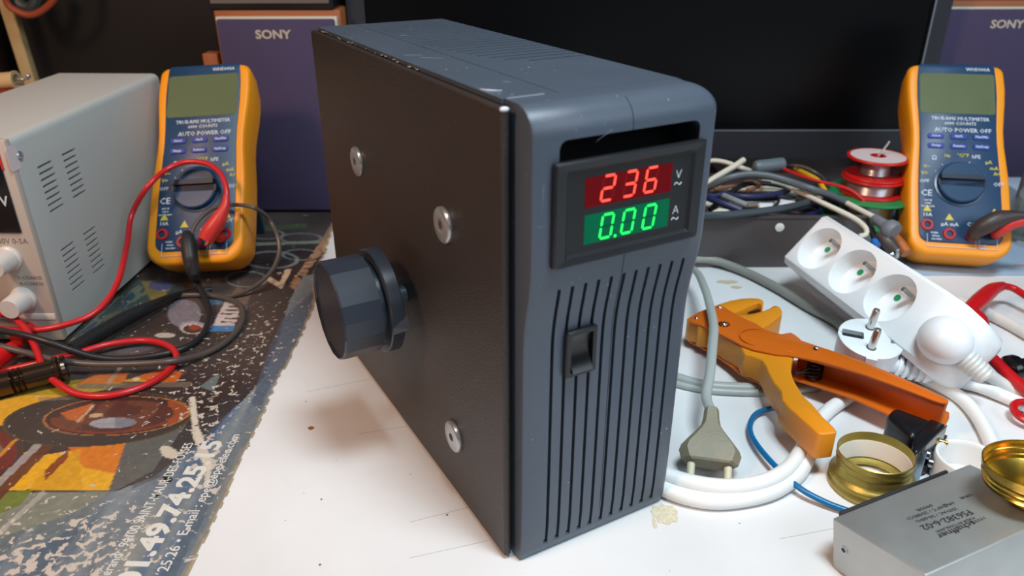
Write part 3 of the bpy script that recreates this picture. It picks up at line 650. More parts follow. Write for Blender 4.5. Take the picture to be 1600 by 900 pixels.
# ------------------------------------------------------------ background: monitor, speakers, dark boxes
monm = mat('monitor_bezel', (44, 46, 52), .35, bump=.1)
mo = thing('monitor', 'large black switched-off monitor standing behind everything', 'monitor', FR(.86, .144, 0), (0, 0, -.5108))
L0, R0 = -.156-.144, .445-.144; bw = .019; zb, zt = .0865, .0865+.345
bm = bmesh.new()
box(bm, (L0-bw, 0, .054), (R0+bw, .016, zb)); box(bm, (L0-bw, 0, zt), (R0+bw, .016, zt+bw)); box(bm, (L0-bw, 0, zb), (L0, .016, zt)); box(bm, (R0, 0, zb), (R0+bw, .016, zt))
obj('monitor_bezel', bm, monm, mo)
bm = bmesh.new(); box(bm, (L0-bw+.002, .016, .058), (R0+bw-.002, .05, zt+bw-.003)); obj('monitor_back', bm, blackp, mo)
bm = bmesh.new(); box(bm, (L0, .003, zb), (R0, .017, zt)); obj('screen', bm, mat('dark_screen', (5, 6, 8), .30, spec=.25), mo)
bm = bmesh.new(); box(bm, (L0-.001, -.0006, zb-.0012), (R0+.001, .0, zb)); box(bm, (R0, -.0006, zb), (R0+.0018, 0, zt)); obj('bezel_edge', bm, mat('bezel_edge_grey', (110, 118, 128), .3), mo)
bm = bmesh.new(); box(bm, (-.04, .03, .002), (.04, .06, .10)); box(bm, (-.12, -.03, 0), (.12, .12, .010)); obj('stand', bm, blackp, mo, bevel=.002)
purple = mat('grille_purple', (66, 56, 86), .85, bump=.5, bscale=1800, var=.08, vscale=60)
wood = mat('cabinet_wood', (150, 84, 44), .5, var=.2, vscale=12)
def speaker(label, t, r0, r1, h, logo_r, logo_z, d=.14):
    s = thing('loudspeaker', label, 'loudspeaker', FR(t, (r0+r1)/2, 0), (0, 0, -.5108), 'purple-fronted bookshelf loudspeakers')
    hw = (r1-r0)/2
    bm = bmesh.new(); box(bm, (-hw-.004, .012, 0), (hw+.004, d, h+.008)); obj('cabinet', bm, wood, s, bevel=.0015)
    bm = bmesh.new(); box(bm, (-hw-.001, .006, .002), (hw+.001, .0125, h+.002)); obj('front_rim', bm, mat('rim_cream', (196, 190, 172), .5), s, bevel=.001)
    bm = bmesh.new(); box(bm, (-hw+.001, 0, .004), (hw-.001, .007, h)); obj('grille', bm, purple, s, bevel=.002)
    bm = bmesh.new(); text_into(bm, 'SONY', .0118, Matrix.Translation((logo_r-(r0+r1)/2, -.0004, logo_z)) @ FRONT, extrude=.0004, bold=.0003, sx=1.15); obj('maker_lettering', bm, mat('logo_silver', (186, 176, 160), .4), s, smooth=False)
    return s
speaker('purple-fronted loudspeaker behind the left multimeter', .825, -.3035, -.181, .2100, -.2455, .1950)
speaker('purple-fronted loudspeaker behind the right multimeter, beside the monitor', .885, .474, .640, .2120, .5420, .1965, d=.16)
# dark case with a pale strip lying on the left loudspeaker
bm = bmesh.new(); t0 = thing('black_media_box', 'flat black device with a dull grey front strip lying on the left loudspeaker', 'electronic device', FR(.845, -.245, .2182), (0, 0, -.5108))
box(bm, (-.066, -.01, 0), (.062, .12, .055)); obj('box_body', bm, mat('device_black', (20, 18, 19), .4), t0, bevel=.002)
bm = bmesh.new(); box(bm, (-.063, -.0115, .0065), (.058, -.0099, .0125)); obj('front_strip', bm, mat('strip_grey', (104, 92, 84), .4), t0)
bm = bmesh.new(); prism(bm, [FR(1.05, -.66, 0), FR(1.02, -.335, 0), FR(1.26, -.315, 0), FR(1.16, -.66, 0)], (0, 0, .45))
tagm('dark_cabinet', bm, mat('cabinet_black', (20, 16, 15), .55), 'tall dark box filling the gap between the bench supply and the left loudspeaker', 'cabinet', bevel=.004)
bm = bmesh.new(); prism(bm, [FR(1.10, -.98, 0), FR(1.06, -.70, 0), FR(1.10, -.70, 0), FR(1.14, -.98, 0)], (0, 0, .6))
tagm('brown_board', bm, mat('board_brown', (74, 56, 42), .7, var=.2, vscale=10), 'dull brown board standing behind the bench supply', 'board')
bm = bmesh.new(); P0, P1 = AF(-14, -60, 1.0), AF(52, 150, 1.0); P2 = P1+(P1-P0)*(P1.z/(P0.z-P1.z)); 
d = RT*.0075
ring_loft(bm, [[P0-d, P0+d, P0+d+FW*.012, P0-d+FW*.012], [P2-d, P2+d, P2+d+FW*.012, P2-d+FW*.012]])
tagm('cream_strut', bm, mat('strut_cream', (186, 160, 112), .6), 'slanting cream wooden strut at the top left', 'strut', bevel=.0008)
bm = bmesh.new(); tube(bm, [AF(8, -40, .97), AF(10, 2, .97), AF(28, 18, .97), AF(50, 23, .97), AF(72, 12, .97), AF(88, -10, .97), AF(90, -60, .97)], .0040, n=10)
tagm('orange_cable_loop', bm, mat('cable_rust', (150, 62, 30), .5), 'rust-orange cable loop hanging at the top left corner', 'cable')
bm = bmesh.new(); tube(bm, [AF(14, -30, .99), AF(30, 6, .985), AF(52, 10, .985), AF(66, -30, .99)], .0075, n=10)
tagm('dark_cable_loop', bm, mat('cable_dark_teal', (46, 54, 54), .5), 'dark cable hanging inside the rust-orange loop', 'cable')
bm = bmesh.new(); box(bm, (-.010, 0, 0), (.006, .02, AF(330, 84, .84).z), Matrix.Translation(FR(.84, -.318, 0)) @ Matrix.Rotation(-.5108, 4, 'Z'))
tagm('wooden_block', bm, wood, 'narrow brown wooden block left of the left loudspeaker', 'block', bevel=.001)
# cream tube with metal end left of the supply top
tb = thing('cream_tube', 'cream tube with shiny metal tip behind the bench supply, left edge', 'tube', AF(10, 128, .80))
bm = bmesh.new(); Pa, Pb = AF(-12, 128, .80), AF(26, 125, .80); dd = (Pb-Pa).normalized()
lathe(bm, [(.0075, 0), (.0085, .002), (.0085, (Pb-Pa).length-.003), (.0095, (Pb-Pa).length-.001), (.0095, (Pb-Pa).length), (.006, (Pb-Pa).length), (.006, (Pb-Pa).length-.01)], axis(Pa, dd), 24); obj('tube_body', bm, mat('tube_cream', (206, 176, 128), .5), tb, world=True)
bm = bmesh.new(); tube(bm, [Pb-dd*.01, Pb+dd*.012+Vector((0, 0, .001))], .0014, n=8); ball(bm, Pb+dd*.013+Vector((0, 0, .003)), .0025); ball(bm, Pb+dd*.006, .0022); obj('metal_tip', bm, zinc, tb, world=True)
bm = bmesh.new(); box(bm, (-.03, 0, 0), (.03, .03, AF(0, 137, .80).z-.0005), Matrix.Translation(FR(.79, -.52, 0)) @ Matrix.Rotation(-.5108, 4, 'Z'))
tagm('red_block', bm, mat('block_red', (120, 34, 24), .6), 'dark red block under the cream tube behind the bench supply', 'block', bevel=.001)

# ------------------------------------------------------------ tray of cables, solder spools (right rear)
tt = .6748
tr = thing('metal_tray', 'dark grey open metal tray full of loose cables behind the power supply box', 'tray', FR(tt, .235, 0), (0, 0, -.5108))
trm = mat('tray_grey', (84, 78, 78), .42, metal=.3, bump=.2, bscale=300, var=.1)
x0, x1 = -.115, .098; bm = bmesh.new()
box(bm, (x0, 0, .0005), (x1, .0015, .0515)); box(bm, (x0, .0015, .0005), (x1, .135, .002)); box(bm, (x0, .1335, .002), (x1, .135, .0515)); box(bm, (x0, .0015, .002), (x0+.0015, .1335, .0515)); box(bm, (x1-.0015, .0015, .002), (x1, .1335, .0515))
box(bm, (x0-.001, -.0012, .0505), (x1+.001, .004, .0520))
obj('tray_body', bm, trm, tr)
bm = bmesh.new(); P = AF(1218, 355, tt); lathe(bm, [(.0042, 0), (.0042, .0008), (.0030, .0012)], axis(P-FW*.0002, -FW), 20); obj('white_rivet', bm, mat('rivet_white', (214, 214, 212), .5), tr, world=True)
creamc = mat('cable_cream', (206, 202, 186), .45); greyc = mat('cable_grey', (84, 92, 98), .4); blackc = mat('cable_black', (24, 24, 26), .4)
redc = mat('cable_red', (190, 28, 34), .38); yelc = mat('cable_yellow', (206, 160, 24), .45); navyc = mat('cable_navy', (34, 38, 78), .42)
def cable(name, label, pts, r, m, step=.004, flat=1., group=None, n=10):
    """pts: (u, v, z) photo point and true height above the table"""
    bm = bmesh.new(); tube(bm, [G(u, v, z) for u, v, z in pts], r, n=n, step=step, flat=flat)
    return tagm(name, bm, m, label, 'cable', group, origin=None)
z5 = lambda *p: zp(1050, 220, 4.092, p)
CT = 'loose cables in the metal tray'
cable('cable', 'cream cable lying farthest back over the tray', z5((150, 140, .070), (260, 127, .073), (340, 137, .073), (430, 168, .070), (530, 202, .066), (600, 240, .060)), .0024, creamc, group=CT)
cable('cable', 'cream cable crossing over another at the left of the tray pile, pointing up right', z5((150, 320, .055), (250, 252, .066), (330, 203, .071), (400, 162, .077), (458, 122, .081)), .0030, creamc, group=CT)
cable('cable', 'thick dark grey cable arching over the tray pile', z5((150, 330, .050), (250, 290, .062), (350, 242, .072), (480, 216, .076), (620, 226, .076), (760, 265, .073), (900, 312, .070), (1010, 348, .064), (1120, 400, .055)), .0036, greyc, group=CT)
cable('cable', 'cream cable curving down over the tray front right and hooking back', z5((560, 262, .056), (640, 268, .062), (720, 285, .064), (820, 330, .063), (950, 392, .062), (1080, 452, .058), (1180, 505, .054), (1240, 560, .050), (1238, 600, .046), (1195, 610, .045)), .0024, creamc, group=CT)
cable('cable', 'thin red wire running from the ferrite core to the green spool', z5((715, 180, .073), (820, 222, .072), (950, 262, .070), (1080, 292, .066), (1170, 332, .062), (1220, 380, .057), (1232, 425, .050)), .0016, redc, group=CT)
cable('cable', 'short yellow wire beside the red wire in the tray', z5((790, 180, .068), (870, 218, .070), (930, 252, .069), (962, 292, .066), (990, 340, .062)), .0024, yelc, group=CT)
cable('cable', 'cream cable ending in a grey plug near the spools', z5((960, 330, .055), (1020, 350, .056), (1120, 400, .056), (1220, 452, .054), (1300, 492, .052)), .0026, creamc, group=CT)
cable('cable', 'dark brown-grey cable curving right behind the ferrite core', z5((700, 160, .070), (790, 160, .074), (850, 170, .073), (920, 205, .070), (970, 245, .064), (1000, 300, .060)), .0018, mat('cable_brown', (66, 56, 54), .45), group=CT)
cable('cable', 'navy cable coil in the middle of the tray', z5((240, 360, .055), (330, 345, .058), (450, 358, .060), (600, 352, .060), (720, 325, .060), (760, 300, .056)), .0030, navyc, group=CT)
cable('cable', 'navy cable slanting down at the left of the tray', z5((200, 350, .060), (250, 372, .060), (330, 402, .059), (440, 445, .055)), .0032, navyc, group=CT)
cable('cable', 'grey cable resting along the front lip of the tray', z5((200, 478, .0545), (300, 476, .0555), (400, 470, .0560), (560, 452, .0570), (720, 430, .0580), (850, 400, .0580), (880, 385, .0570), (800, 368, .056)), .0036, mat('cable_slate', (58, 66, 72), .4), group=CT)
cable('cable', 'black loop of cable in the tray', z5((620, 360, .056), (660, 350, .059), (685, 372, .059), (670, 405, .056), (640, 425, .054)), .0014, blackc, group=CT)
cable('cable', 'light grey cable end left in the tray', z5((330, 350, .062), (400, 380, .062), (480, 412, .060)), .0028, mat('cable_light_grey', (126, 134, 140), .4), group=CT)
cable('cable', 'black cable low in the tray', z5((240, 440, .050), (420, 300, .062), (560, 270, .062), (760, 300, .058), (860, 350, .052)), .0026, blackc, group=CT)
cable('cable', 'brown cable behind the navy coil in the tray', z5((270, 310, .064), (380, 290, .064), (500, 262, .064), (560, 285, .062), (480, 320, .060)), .0020, mat('cable_tan', (120, 84, 66), .5), group=CT)
cable('cable', 'second brown-grey cable at the right end of the tray', z5((1010, 340, .052), (1100, 400, .050), (1170, 450, .048), (1260, 540, .040), (1300, 640, .03)), .0030, MC['cable_brown'], group=CT)
cable('cable', 'black wire ending near the blue crimp', z5((1150, 430, .050), (1240, 480, .050), (1265, 560, .044), (1300, 640, .036)), .0016, blackc, group=CT)
bm = bmesh.new(); P, Q = [G(*p) for p in z5((520, 170, .074), (712, 148, .076))]; L = (Q-P).length
lathe(bm, [(.003, .000), (.0056, .0015), (.0066, .004), (.0068, .006), (.0068, L-.002), (.0062, L), (.003, L)], axis(P, Q-P), 28)
tagm('ferrite_core', bm, mat('ferrite_grey', (92, 104, 112), .45), 'grey cylindrical ferrite core on a cream cable on the tray pile', 'ferrite core')
bm = bmesh.new(); P, Q = [G(*p) for p in z5((1285, 488, .052), (1425, 585, .046))]; L = (Q-P).length
lathe(bm, [(.0028, 0), (.0045, .004), (.0052, .014), (.0085, .018), (.0092, L-.004), (.0080, L), (.003, L)], axis(P, Q-P), 24)
tagm('cable_plug', bm, mat('plug_grey', (112, 116, 124), .5), 'grey barrel plug on the end of a cream cable beside the spools', 'plug')
for pts, r, m, lab in ((((1330, 600, .040), (1380, 650, .036), (1420, 700, .030)), .0062, MC['cable_brown'], 'dull grey-brown probe handle behind the socket strip'), (((1390, 590, .034), (1450, 650, .030), (1500, 720, .024)), .0050, mat('probe_orange', (176, 100, 50), .5), 'orange-brown probe handle beside the right multimeter')):
    bm = bmesh.new(); P = [G(*p) for p in z5(*pts)]; tube(bm, P, r, n=16); tagm('probe_handle', bm, m, lab, 'probe')
bm = bmesh.new(); P = G(*z5((1420, 700, .026))[0]); bmesh.ops.create_cone(bm, segments=24, radius1=.008, radius2=.008, depth=.003, matrix=axis(P, (1, -.6, .3))); tagm('metal_ring', bm, zinc, 'shiny metal ring on the probe behind the socket strip', 'ring')
bm = bmesh.new(); tube(bm, [G(*p) for p in z5((1290, 640, .036), (1312, 670, .034))], .0034, n=12); tagm('blue_crimp', bm, mat('crimp_blue', (40, 110, 190), .4), 'small blue crimp sleeve in the cable clutter', 'crimp')
wp = mat('white_scrap', (216, 218, 222), .5)
for i, (pts, lab) in enumerate(((((548, 392, .057), (655, 392, .057), (640, 425, .056), (560, 422, .056)), 'white plastic scrap in the tray, left of the larger one'), (((680, 365, .057), (800, 385, .057), (730, 425, .056), (672, 400, .056)), 'larger white plastic scrap at the right of the tray'), (((235, 455, .055), (300, 420, .058), (380, 440, .057), (300, 462, .055)), 'cream plastic scrap at the left of the tray'))):
    bm = bmesh.new(); prism(bm, [G(*p) for p in z5(*pts)], (0, 0, -.006)); tagm('plastic_scrap', bm, wp if i < 2 else creamc, lab, 'scrap', bevel=.002, seg=3)
# dark inner clutter that the upper cables lie on
rn = random.Random(11)
for k, (mm, lab) in enumerate(((blackc, 'black'), (greyc, 'grey'), (MC['cable_brown'], 'brown-grey'), (blackc, 'black'), (navyc, 'navy'), (greyc, 'grey'), (creamc, 'cream'))):
    pts = []; ph = rn.random()*6; ax = .075+.02*rn.random(); 
    for i in range(14):
        a = ph+i*.55; pts.append(FR(tt+.068+(.045-.003*k)*sin(a), .225+ax*cos(a)*(1-.04*i/14), .010+.0062*k+.0012*i/14*3))
    bm = bmesh.new(); tube(bm, pts, .0030, n=8, step=.006); tagm('cable', bm, mm, 'coil of cable filling the bottom of the tray, under the others', 'cable', 'bottom coils in the tray')
# solder spools
SPC = G(1371, 249, .090); SPC.z = 0
def spool(label, zb_, zt_, rf_, rc, m, mw, lab_m=None, rtop=None):
    t = thing('solder_spool', label, 'spool', (SPC.x, SPC.y, zb_), group='stacked solder spools'); h = zt_-zb_; f = .0022; rtop = rtop or rf_
    bm = bmesh.new(); lathe(bm, [(.006, 0), (rf_, 0), (rf_+.0004, f/2), (rf_, f), (.007, f), (.007, h-f), (rtop, h-f), (rtop+.0004, h-f/2), (rtop, h), (.006, h), (.006, 0)], n=48, cap=False); obj('spool_body', bm, m, t)
    bm = bmesh.new(); q = [(rc+.0004*(i % 2), f+.0003+(h-2*f-.0006)*i/15) for i in range(16)]; lathe(bm, [(.0075, f+.0003)]+q+[(.0075, h-f-.0003)], n=48, cap=False); obj('wire_winding', bm, mw, t)
    if lab_m: bm = bmesh.new(); lathe(bm, [(.0075, h), (rtop-.0028, h), (rtop-.0028, h+.0003), (.0075, h+.0003)], n=48, cap=False); obj('paper_label', bm, lab_m, t)
    return t
solder = mat('solder_wire', (190, 194, 198), .32, metal=.7, bump=.3, bscale=200)
spr = mat('spool_red', (196, 28, 26), .35); spg = mat('spool_green', (24, 134, 74), .4)
spool('black spool at the bottom of the solder spool stack', .0, .0300, .030, .024, blackp, solder)
spool('large green-flanged spool under the two red solder spools', .0302, .0560, .0425, .026, spg, solder)
spool('lower red solder spool with thick silver winding, on the green spool', .0562, .0730, .0295, .0225, spr, solder)
SP = spool('top red solder spool with pinkish-white label and wire end sticking up', .0732, .0935, .0280, .0130, spr, solder, mat('label_pink_white', (206, 190, 190), .5))
bm = bmesh.new(); tube(bm, [Vector((SPC.x, SPC.y, .093))+RT*.000, Vector((SPC.x, SPC.y, .1035))+RT*.006, Vector((SPC.x, SPC.y, .1080))+RT*.008], .0009, n=8); obj('wire_end', bm, mat('bright_solder', (236, 236, 236), .3, metal=.6), SP, world=True)

# ------------------------------------------------------------ white socket strip
XA = Vector((-.269, -.9627, -.0297)).normalized(); YA = Vector((.6233, -.1975, .7566)); YA = (YA-XA*YA.dot(XA)).normalized(); ZA = XA.cross(YA)
MS = Matrix((XA, YA, ZA)).transposed().to_4x4(); MS.translation = Vector((.3605, .0772, .0516))
whp = mat('strip_white', (238, 240, 242), .32)
st = thingm('socket_strip', 'white three-outlet socket strip lying tilted at the right, behind the orange cutter', 'socket strip', MS)
bm = bmesh.new(); hw = .0265; dp = .046; xe0, xe1 = -.0712, .1115
def sring(x, g, zt_=0.): 
    return [(x, y, z) for y, z in [(-hw+.004+g, zt_-g), (hw-.003-g, zt_-g), (hw-g, zt_-.003-g), (hw-g, -dp+.004+g), (hw-.004-g, -dp+g), (-hw+.004+g, -dp+g), (-hw+g, -dp+.004+g), (-hw+g, zt_-.004-g)]]
ring_loft(bm, [sring(xe0, .003), sring(xe0+.0012, .0008), sring(xe0+.003, 0), sring(.060, 0), sring(.076, 0), sring(.079, 0, -.0012), sring(.092, 0.0, -.0045), sring(.104, .0015, -.0085), sring(.109, .0045, -.0105), sring(xe1, .010, -.0125)])
sb = obj('strip_body', bm, whp, st, angle=40)
cut = bmesh.new()
for k in (-1, 0, 1):
    lathe(cut, [(.0188, -.0155), (.0200, -.0005), (.0203, .004)], Matrix.Translation((k*.0449, 0, 0)), 56)
boolean(sb, cut); sb.data.set_sharp_from_angle(angle=rad(40))
nick = mat('nickel_pin', (206, 202, 196), .22, metal=.85)
for k in (-1, 0, 1):
    cx = k*.0449
    bm = bmesh.new(); lathe(bm, [(.0024, -.0155), (.0024, -.0022), (.0018, -.0008), (.0006, -.0003)], Matrix.Translation((cx+.0028, .0107, 0)), 20); obj('earth_pin', bm, nick, st)
    bm = bmesh.new(); lathe(bm, [(.0027, -.0154), (.0027, -.0149)], Matrix.Translation((cx-.0080, .0048, 0)), 16); obj('socket_hole', bm, mat('shutter_green', (24, 140, 84), .4), st)
# cord boss at the end with ribbed strain relief
bc = G(1477, 531, .044); bx = G(1504, 556, .036); dr = (bx-bc).normalized()
bm = bmesh.new(); ball(bm, bc, .0175, n=32, sc=(1, 1, .95)); obj('cord_boss', bm, whp, st, world=True)
bm = bmesh.new(); q = []; L = .034
for i in range(13): q.append((.0078-.0020*i/12+(.0007 if i % 2 else 0), .010+L*.55*i/12))
lathe(bm, [(.0080, 0)]+q+[(.003, .010+L*.55)], axis(bc+dr*.006, dr), 28); obj('strain_relief', bm, mat('relief_white', (206, 206, 202), .45), st, world=True)

# white round plug standing with its pins up
pl = thing('mains_plug', 'white round two-pin mains plug standing pins-up in front of the socket strip', 'plug', (0, 0, 0)); pcen = G(1360, 531, .0300); pl.matrix_basis = Matrix.Translation((pcen.x, pcen.y, 0)) @ Matrix.Rotation(-.5108, 4, 'Z') @ Matrix.Translation((0, .0063, .0030))
wh2 = mat('plug_white', (238, 240, 242), .35)
bm = bmesh.new(); r = .0213; Tilt = Matrix.Rotation(rad(12), 4, 'X') @ Matrix.Diagonal((1.03, 1.03, .80, 1)) @ Matrix.Rotation(-.32, 4, 'Z')
ring_loft(bm, [[Tilt @ Vector((R*cos(2*pi*k/64)*(1), R*sin(2*pi*k/64), h)) for k in range(64)] for R, h in ((.0150, .002), (.0185, .006), (.0200, .014), (r, .0345), (r, .0360), (r-.0008, .0366))])
box(bm, (-.0035, -.0230, .030), (.0035, -.0195, .0362), Tilt)
pb = obj('plug_body', bm, wh2, pl, angle=40)
cut = bmesh.new(); ring_loft(cut, [[Tilt @ Vector((x-.0117, y+.0005, z)) for x, y in rrect(.0145, .0078, .0012, 3)] for z in (.0300, .05)]); box(cut, (.0130, -.0016, .0325), (.0162, .0024, .05), Tilt); box(cut, (.0166, -.0008, .0355), (.024, .0014, .05), Tilt); box(cut, (-.024, -.0008, .0352), (-.0180, .0014, .05), Tilt)
boolean(pb, cut)
bm = bmesh.new(); ring_loft(bm, [[Tilt @ Vector((x-.0117, y+.0005, z)) for x, y in rrect(.0141, .0074, .001, 3)] for z in (.0300, .0322)]); obj('earth_socket', bm, mat('earth_metal', (70, 76, 82), .35, metal=.8), pl)
bm = bmesh.new(); lathe(bm, [(.0026, .0321), (.0026, .0326)], Tilt @ Matrix.Translation((-.0122, .001, 0)), 16); obj('earth_hole', bm, mat('hole_black', (14, 12, 12), .6), pl)
bm = bmesh.new(); box(bm, (-.0180, -.0036, .0320), (-.0060, -.0024, .0352), Tilt); obj('earth_clip', bm, nick, pl)
for yy in (-.0108, .0112):
    bm = bmesh.new(); lathe(bm, [(.0025, .034), (.0025, .0560), (.0021, .0580), (.0008, .0588)], Tilt @ Matrix.Translation((0, yy, 0)), 24); obj('pin', bm, nick, pl)
    bm = bmesh.new(); lathe(bm, [(.0033, .0364), (.0033, .0369)], Tilt @ Matrix.Translation((0, yy, 0)), 24); obj('pin_collar', bm, mat('collar_grey', (96, 98, 98), .5), pl)
bm = bmesh.new(); Pa, Pb = G(1398, 570, .014), G(1455, 588, .010)
q = [Pa+(Pb-Pa)*i/11 for i in range(12)]
tube(bm, [Pa-(Pb-Pa)*.3, Pb], [.0062, .0050], n=16, step=.002)
for i in range(5): c = Pa+(Pb-Pa)*(.10+.19*i); bmesh.ops.create_cone(bm, cap_ends=True, segments=20, radius1=.0082-.0004*i, radius2=.0080-.0004*i, depth=.0026, matrix=axis(c, Pb-Pa))
obj('strain_relief', bm, wh2, pl, world=True)
whc = mat('cord_white', (234, 234, 232), .38)
cable('power_cord', 'white cord of the pins-up plug running right across the table', [(1445, 585, .010), (1480, 592, .008), (1530, 604, .006), (1575, 622, .005), (1620, 642, .005), (1700, 680, .005)], .0046, whc, n=14)
cable('power_cord', 'white cord leaving the end of the socket strip towards the right', [(1515, 563, .026), (1535, 578, .020), (1565, 600, .010), (1600, 618, .006), (1660, 640, .005)], .0046, mat('cord_offwhite', (212, 210, 206), .4), n=14)
cable('power_cord', 'white cord curving down from the socket strip to behind the white ring', [(1440, 590, .0045), (1475, 606, .0045), (1505, 625, .0045), (1530, 655, .0045), (1552, 700, .0045), (1560, 740, .0045), (1548, 790, .0045)], .0046, whc, n=14)
cable('power_cord', 'upper strand of thick white cord looping in front of the two-pin grey plug', [(1400, 580, .005), (1340, 612, .005), (1296, 640, .005), (1268, 672, .0055), (1252, 705, .007), (1228, 735, .009), (1190, 754, .0098), (1140, 761, .0102), (1090, 756, .0102), (1040, 742, .0102), (985, 717, .010), (940, 690, .0090)], .0048, whc, n=14)
cable('power_cord', 'lower strand of thick white cord lying on the table below the grey plug', [(940, 700, .0048), (1000, 740, .0048), (1050, 769, .0048), (1110, 783, .0048), (1170, 778, .0048), (1215, 764, .0048), (1248, 739, .0048), (1265, 708, .0048)], .0048, whc, n=14)
cable('power_cord', 'white cord passing behind the strip and under the red bracket', [(1500, 470, .006), (1540, 488, .005), (1575, 505, .005), (1610, 525, .005), (1680, 570, .005)], .0048, MC['cord_offwhite'], n=14)
gc = mat('cord_grey', (168, 172, 168), .4)
cable('grey_cord', 'thick grey cord curving from behind the box to behind the plug', [(960, 432, .004), (1010, 424, .004), (1060, 412, .006), (1085, 405, .008), (1120, 408, .007), (1165, 425, .005), (1215, 450, .005), (1265, 480, .005), (1310, 505, .004), (1330, 530, .004)], .0040, mat('cord_dark_grey', (142, 142, 134), .45), n=12)
cable('grey_cord', 'pale grey twin flex lying flat under the cutter', [(940, 545, .0024), (980, 560, .0024), (1020, 575, .0024), (1062, 590, .0024), (1100, 600, .0024), (1150, 604, .0024), (1210, 604, .0024), (1270, 598, .0024), (1300, 588, .0024)], .0028, gc, flat=1.3, n=12)
cable('grey_cord', 'second strand of pale grey twin flex nearer the viewer', [(935, 556, .0024), (980, 574, .0024), (1020, 588, .0024), (1062, 601, .0024), (1100, 609, .0024), (1150, 613, .0024), (1210, 613, .0024), (1280, 606, .0024)], .0026, gc, n=12)
bm = bmesh.new(); tube(bm, [G(*p) for p in ((1222, 634, .003), (1206, 638, .004), (1188, 643, .004), (1178, 650, .0042), (1172, 664, .0046), (1174, 680, .0050), (1188, 702, .0058), (1215, 732, .0064), (1250, 763, .0060), (1290, 785, .0040), (1330, 800, .003))], .0018, n=12)
tagm('blue_wire', bm, mat('wire_blue', (0, 104, 158), .35), 'single blue wire curving from the cutter handle to the metal filter box', 'wire')

# two-pin europlug, dirty grey
ep = thing('flat_plug', 'grubby grey-beige flat two-pin plug standing on its pins beside the box', 'plug')
zl = Vector((0, 0, 1)); side = (G(1136, 774, .0022)-G(1078, 766, .0022)).normalized(); fwd = zl.cross(side); tipc = (G(1078, 766, .0026)+G(1136, 774, .0026))/2
up = (zl*cos(rad(64))+fwd*sin(rad(64))).normalized(); nrm = side.cross(up).normalized()
ME = Matrix((side, -nrm, up)).transposed().to_4x4(); ME.translation = tipc; ep.matrix_basis = ME   # local x across, y away, z up
bg = mat('plug_dirty_beige', (140, 130, 108), .55, bump=.6, bscale=500, var=.25, vscale=120)
bm = bmesh.new()
secs = [(.0178, .0150, .0056), (.0190, .0166, .0066), (.0250, .0184, .0070), (.0290, .0172, .0070), (.0350, .0128, .0068), (.0400, .0088, .0060), (.0440, .0060, .0052), (.0490, .0050, .0048), (.0550, .0045, .0045), (.0556, .0040, .0040)]
def hexsec(w_, d_, z): c = min(.0045, w_*.4); return [(-w_, 0, z), (-w_+c*.4, -d_*.5, z), (-w_+c, -d_, z), (w_-c, -d_, z), (w_-c*.4, -d_*.5, z), (w_, 0, z), (w_-c*.4, d_*.5, z), (w_-c, d_, z), (-w_+c, d_, z), (-w_+c*.4, d_*.5, z)]
ring_loft(bm, [hexsec(w_, d_, z) for z, w_, d_ in secs]); obj('plug_body', bm, bg, ep, angle=32)
for s in (-1, 1):
    bm = bmesh.new(); lathe(bm, [(.0024, .0175), (.0022, .0085), (.0020, .0085)], Matrix.Translation((s*.0107, 0, 0)), 16); p = obj('pin', bm, mat('pin_sleeve', (206, 198, 170), .5), ep)
    bm = bmesh.new(); lathe(bm, [(.0019, .0086), (.0019, .0012), (.0010, .0002)], Matrix.Translation((s*.0107, 0, 0)), 16); obj('pin_tip', bm, mat('pin_metal', (88, 88, 84), .4, metal=.7), p)
bm = bmesh.new(); tube(bm, [ME @ Vector((0, 0, .054)), G(1103.5, 620, .0265), G(1109, 585, .031), G(1113, 544, .035), G(1115, 507, .036), G(1107, 469, .034), G(1100, 448, .032), G(1089, 426, .026), G(1068, 414, .020), G(1035, 424, .010), G(990, 434, .004), G(945, 442, .003)], .0027, n=12, flat=1.25)
obj('cord', bm, gc, ep, world=True)

# ------------------------------------------------------------ orange duct cutter
zc = .0245
ct = thing('duct_cutter', 'orange hand cutter with channel handle and amber grip, lying before the socket strip', 'cutter', G(1240, 560, 0), (0, 0, 0))
omet = mat('orange_metal', (206, 98, 16), .38); amb = mat('amber_casting', (222, 138, 24), .42, bump=.15, bscale=900)
zA = lambda *p: zp(1060, 450, 5.295, p); zB = lambda *p: zp(1220, 520, 4.5, p)
def zo(u): return .0015+.0090*min(1, max(0, (u-1070)/230))
def GC(u, v, z): return G(u, v, z+zo(u))
def slab(pts, z, th): 
    bm = bmesh.new(); P = [GC(u, v, z) for u, v in pts]; prism(bm, P, (0, 0, -th)); return bm
plate_px = zA((88, 275), (95, 240), (160, 200), (240, 168), (310, 148), (370, 150), (435, 190), (500, 225), (570, 262), (640, 290), (700, 332), (770, 362), (850, 380), (930, 366), (965, 385), (1010, 420)) + \
    zB((140, 50), (250, 88), (380, 130), (560, 195), (700, 250), (800, 290), (950, 358), (1080, 418), (1165, 462), (1182, 478), (1178, 492), (1120, 486), (1060, 466), (900, 404), (760, 352), (600, 295), (420, 240), (260, 195), (130, 170), (60, 157), (0, 152)) + \
    zA((800, 545), (720, 528), (620, 508), (520, 470), (420, 415), (330, 370), (240, 322), (150, 292))
bm = slab(plate_px, zc, .0016); obj('top_plate', bm, omet, ct, world=True, bevel=.0005, angle=30)
low_px = zB((90, 300), (230, 300), (420, 355), (600, 405), (760, 452), (900, 500), (1050, 545), (1182, 488), (1187, 520), (1180, 590), (1165, 642), (1090, 632), (1000, 610), (760, 572), (620, 512), (500, 455), (380, 412), (250, 370), (95, 335))
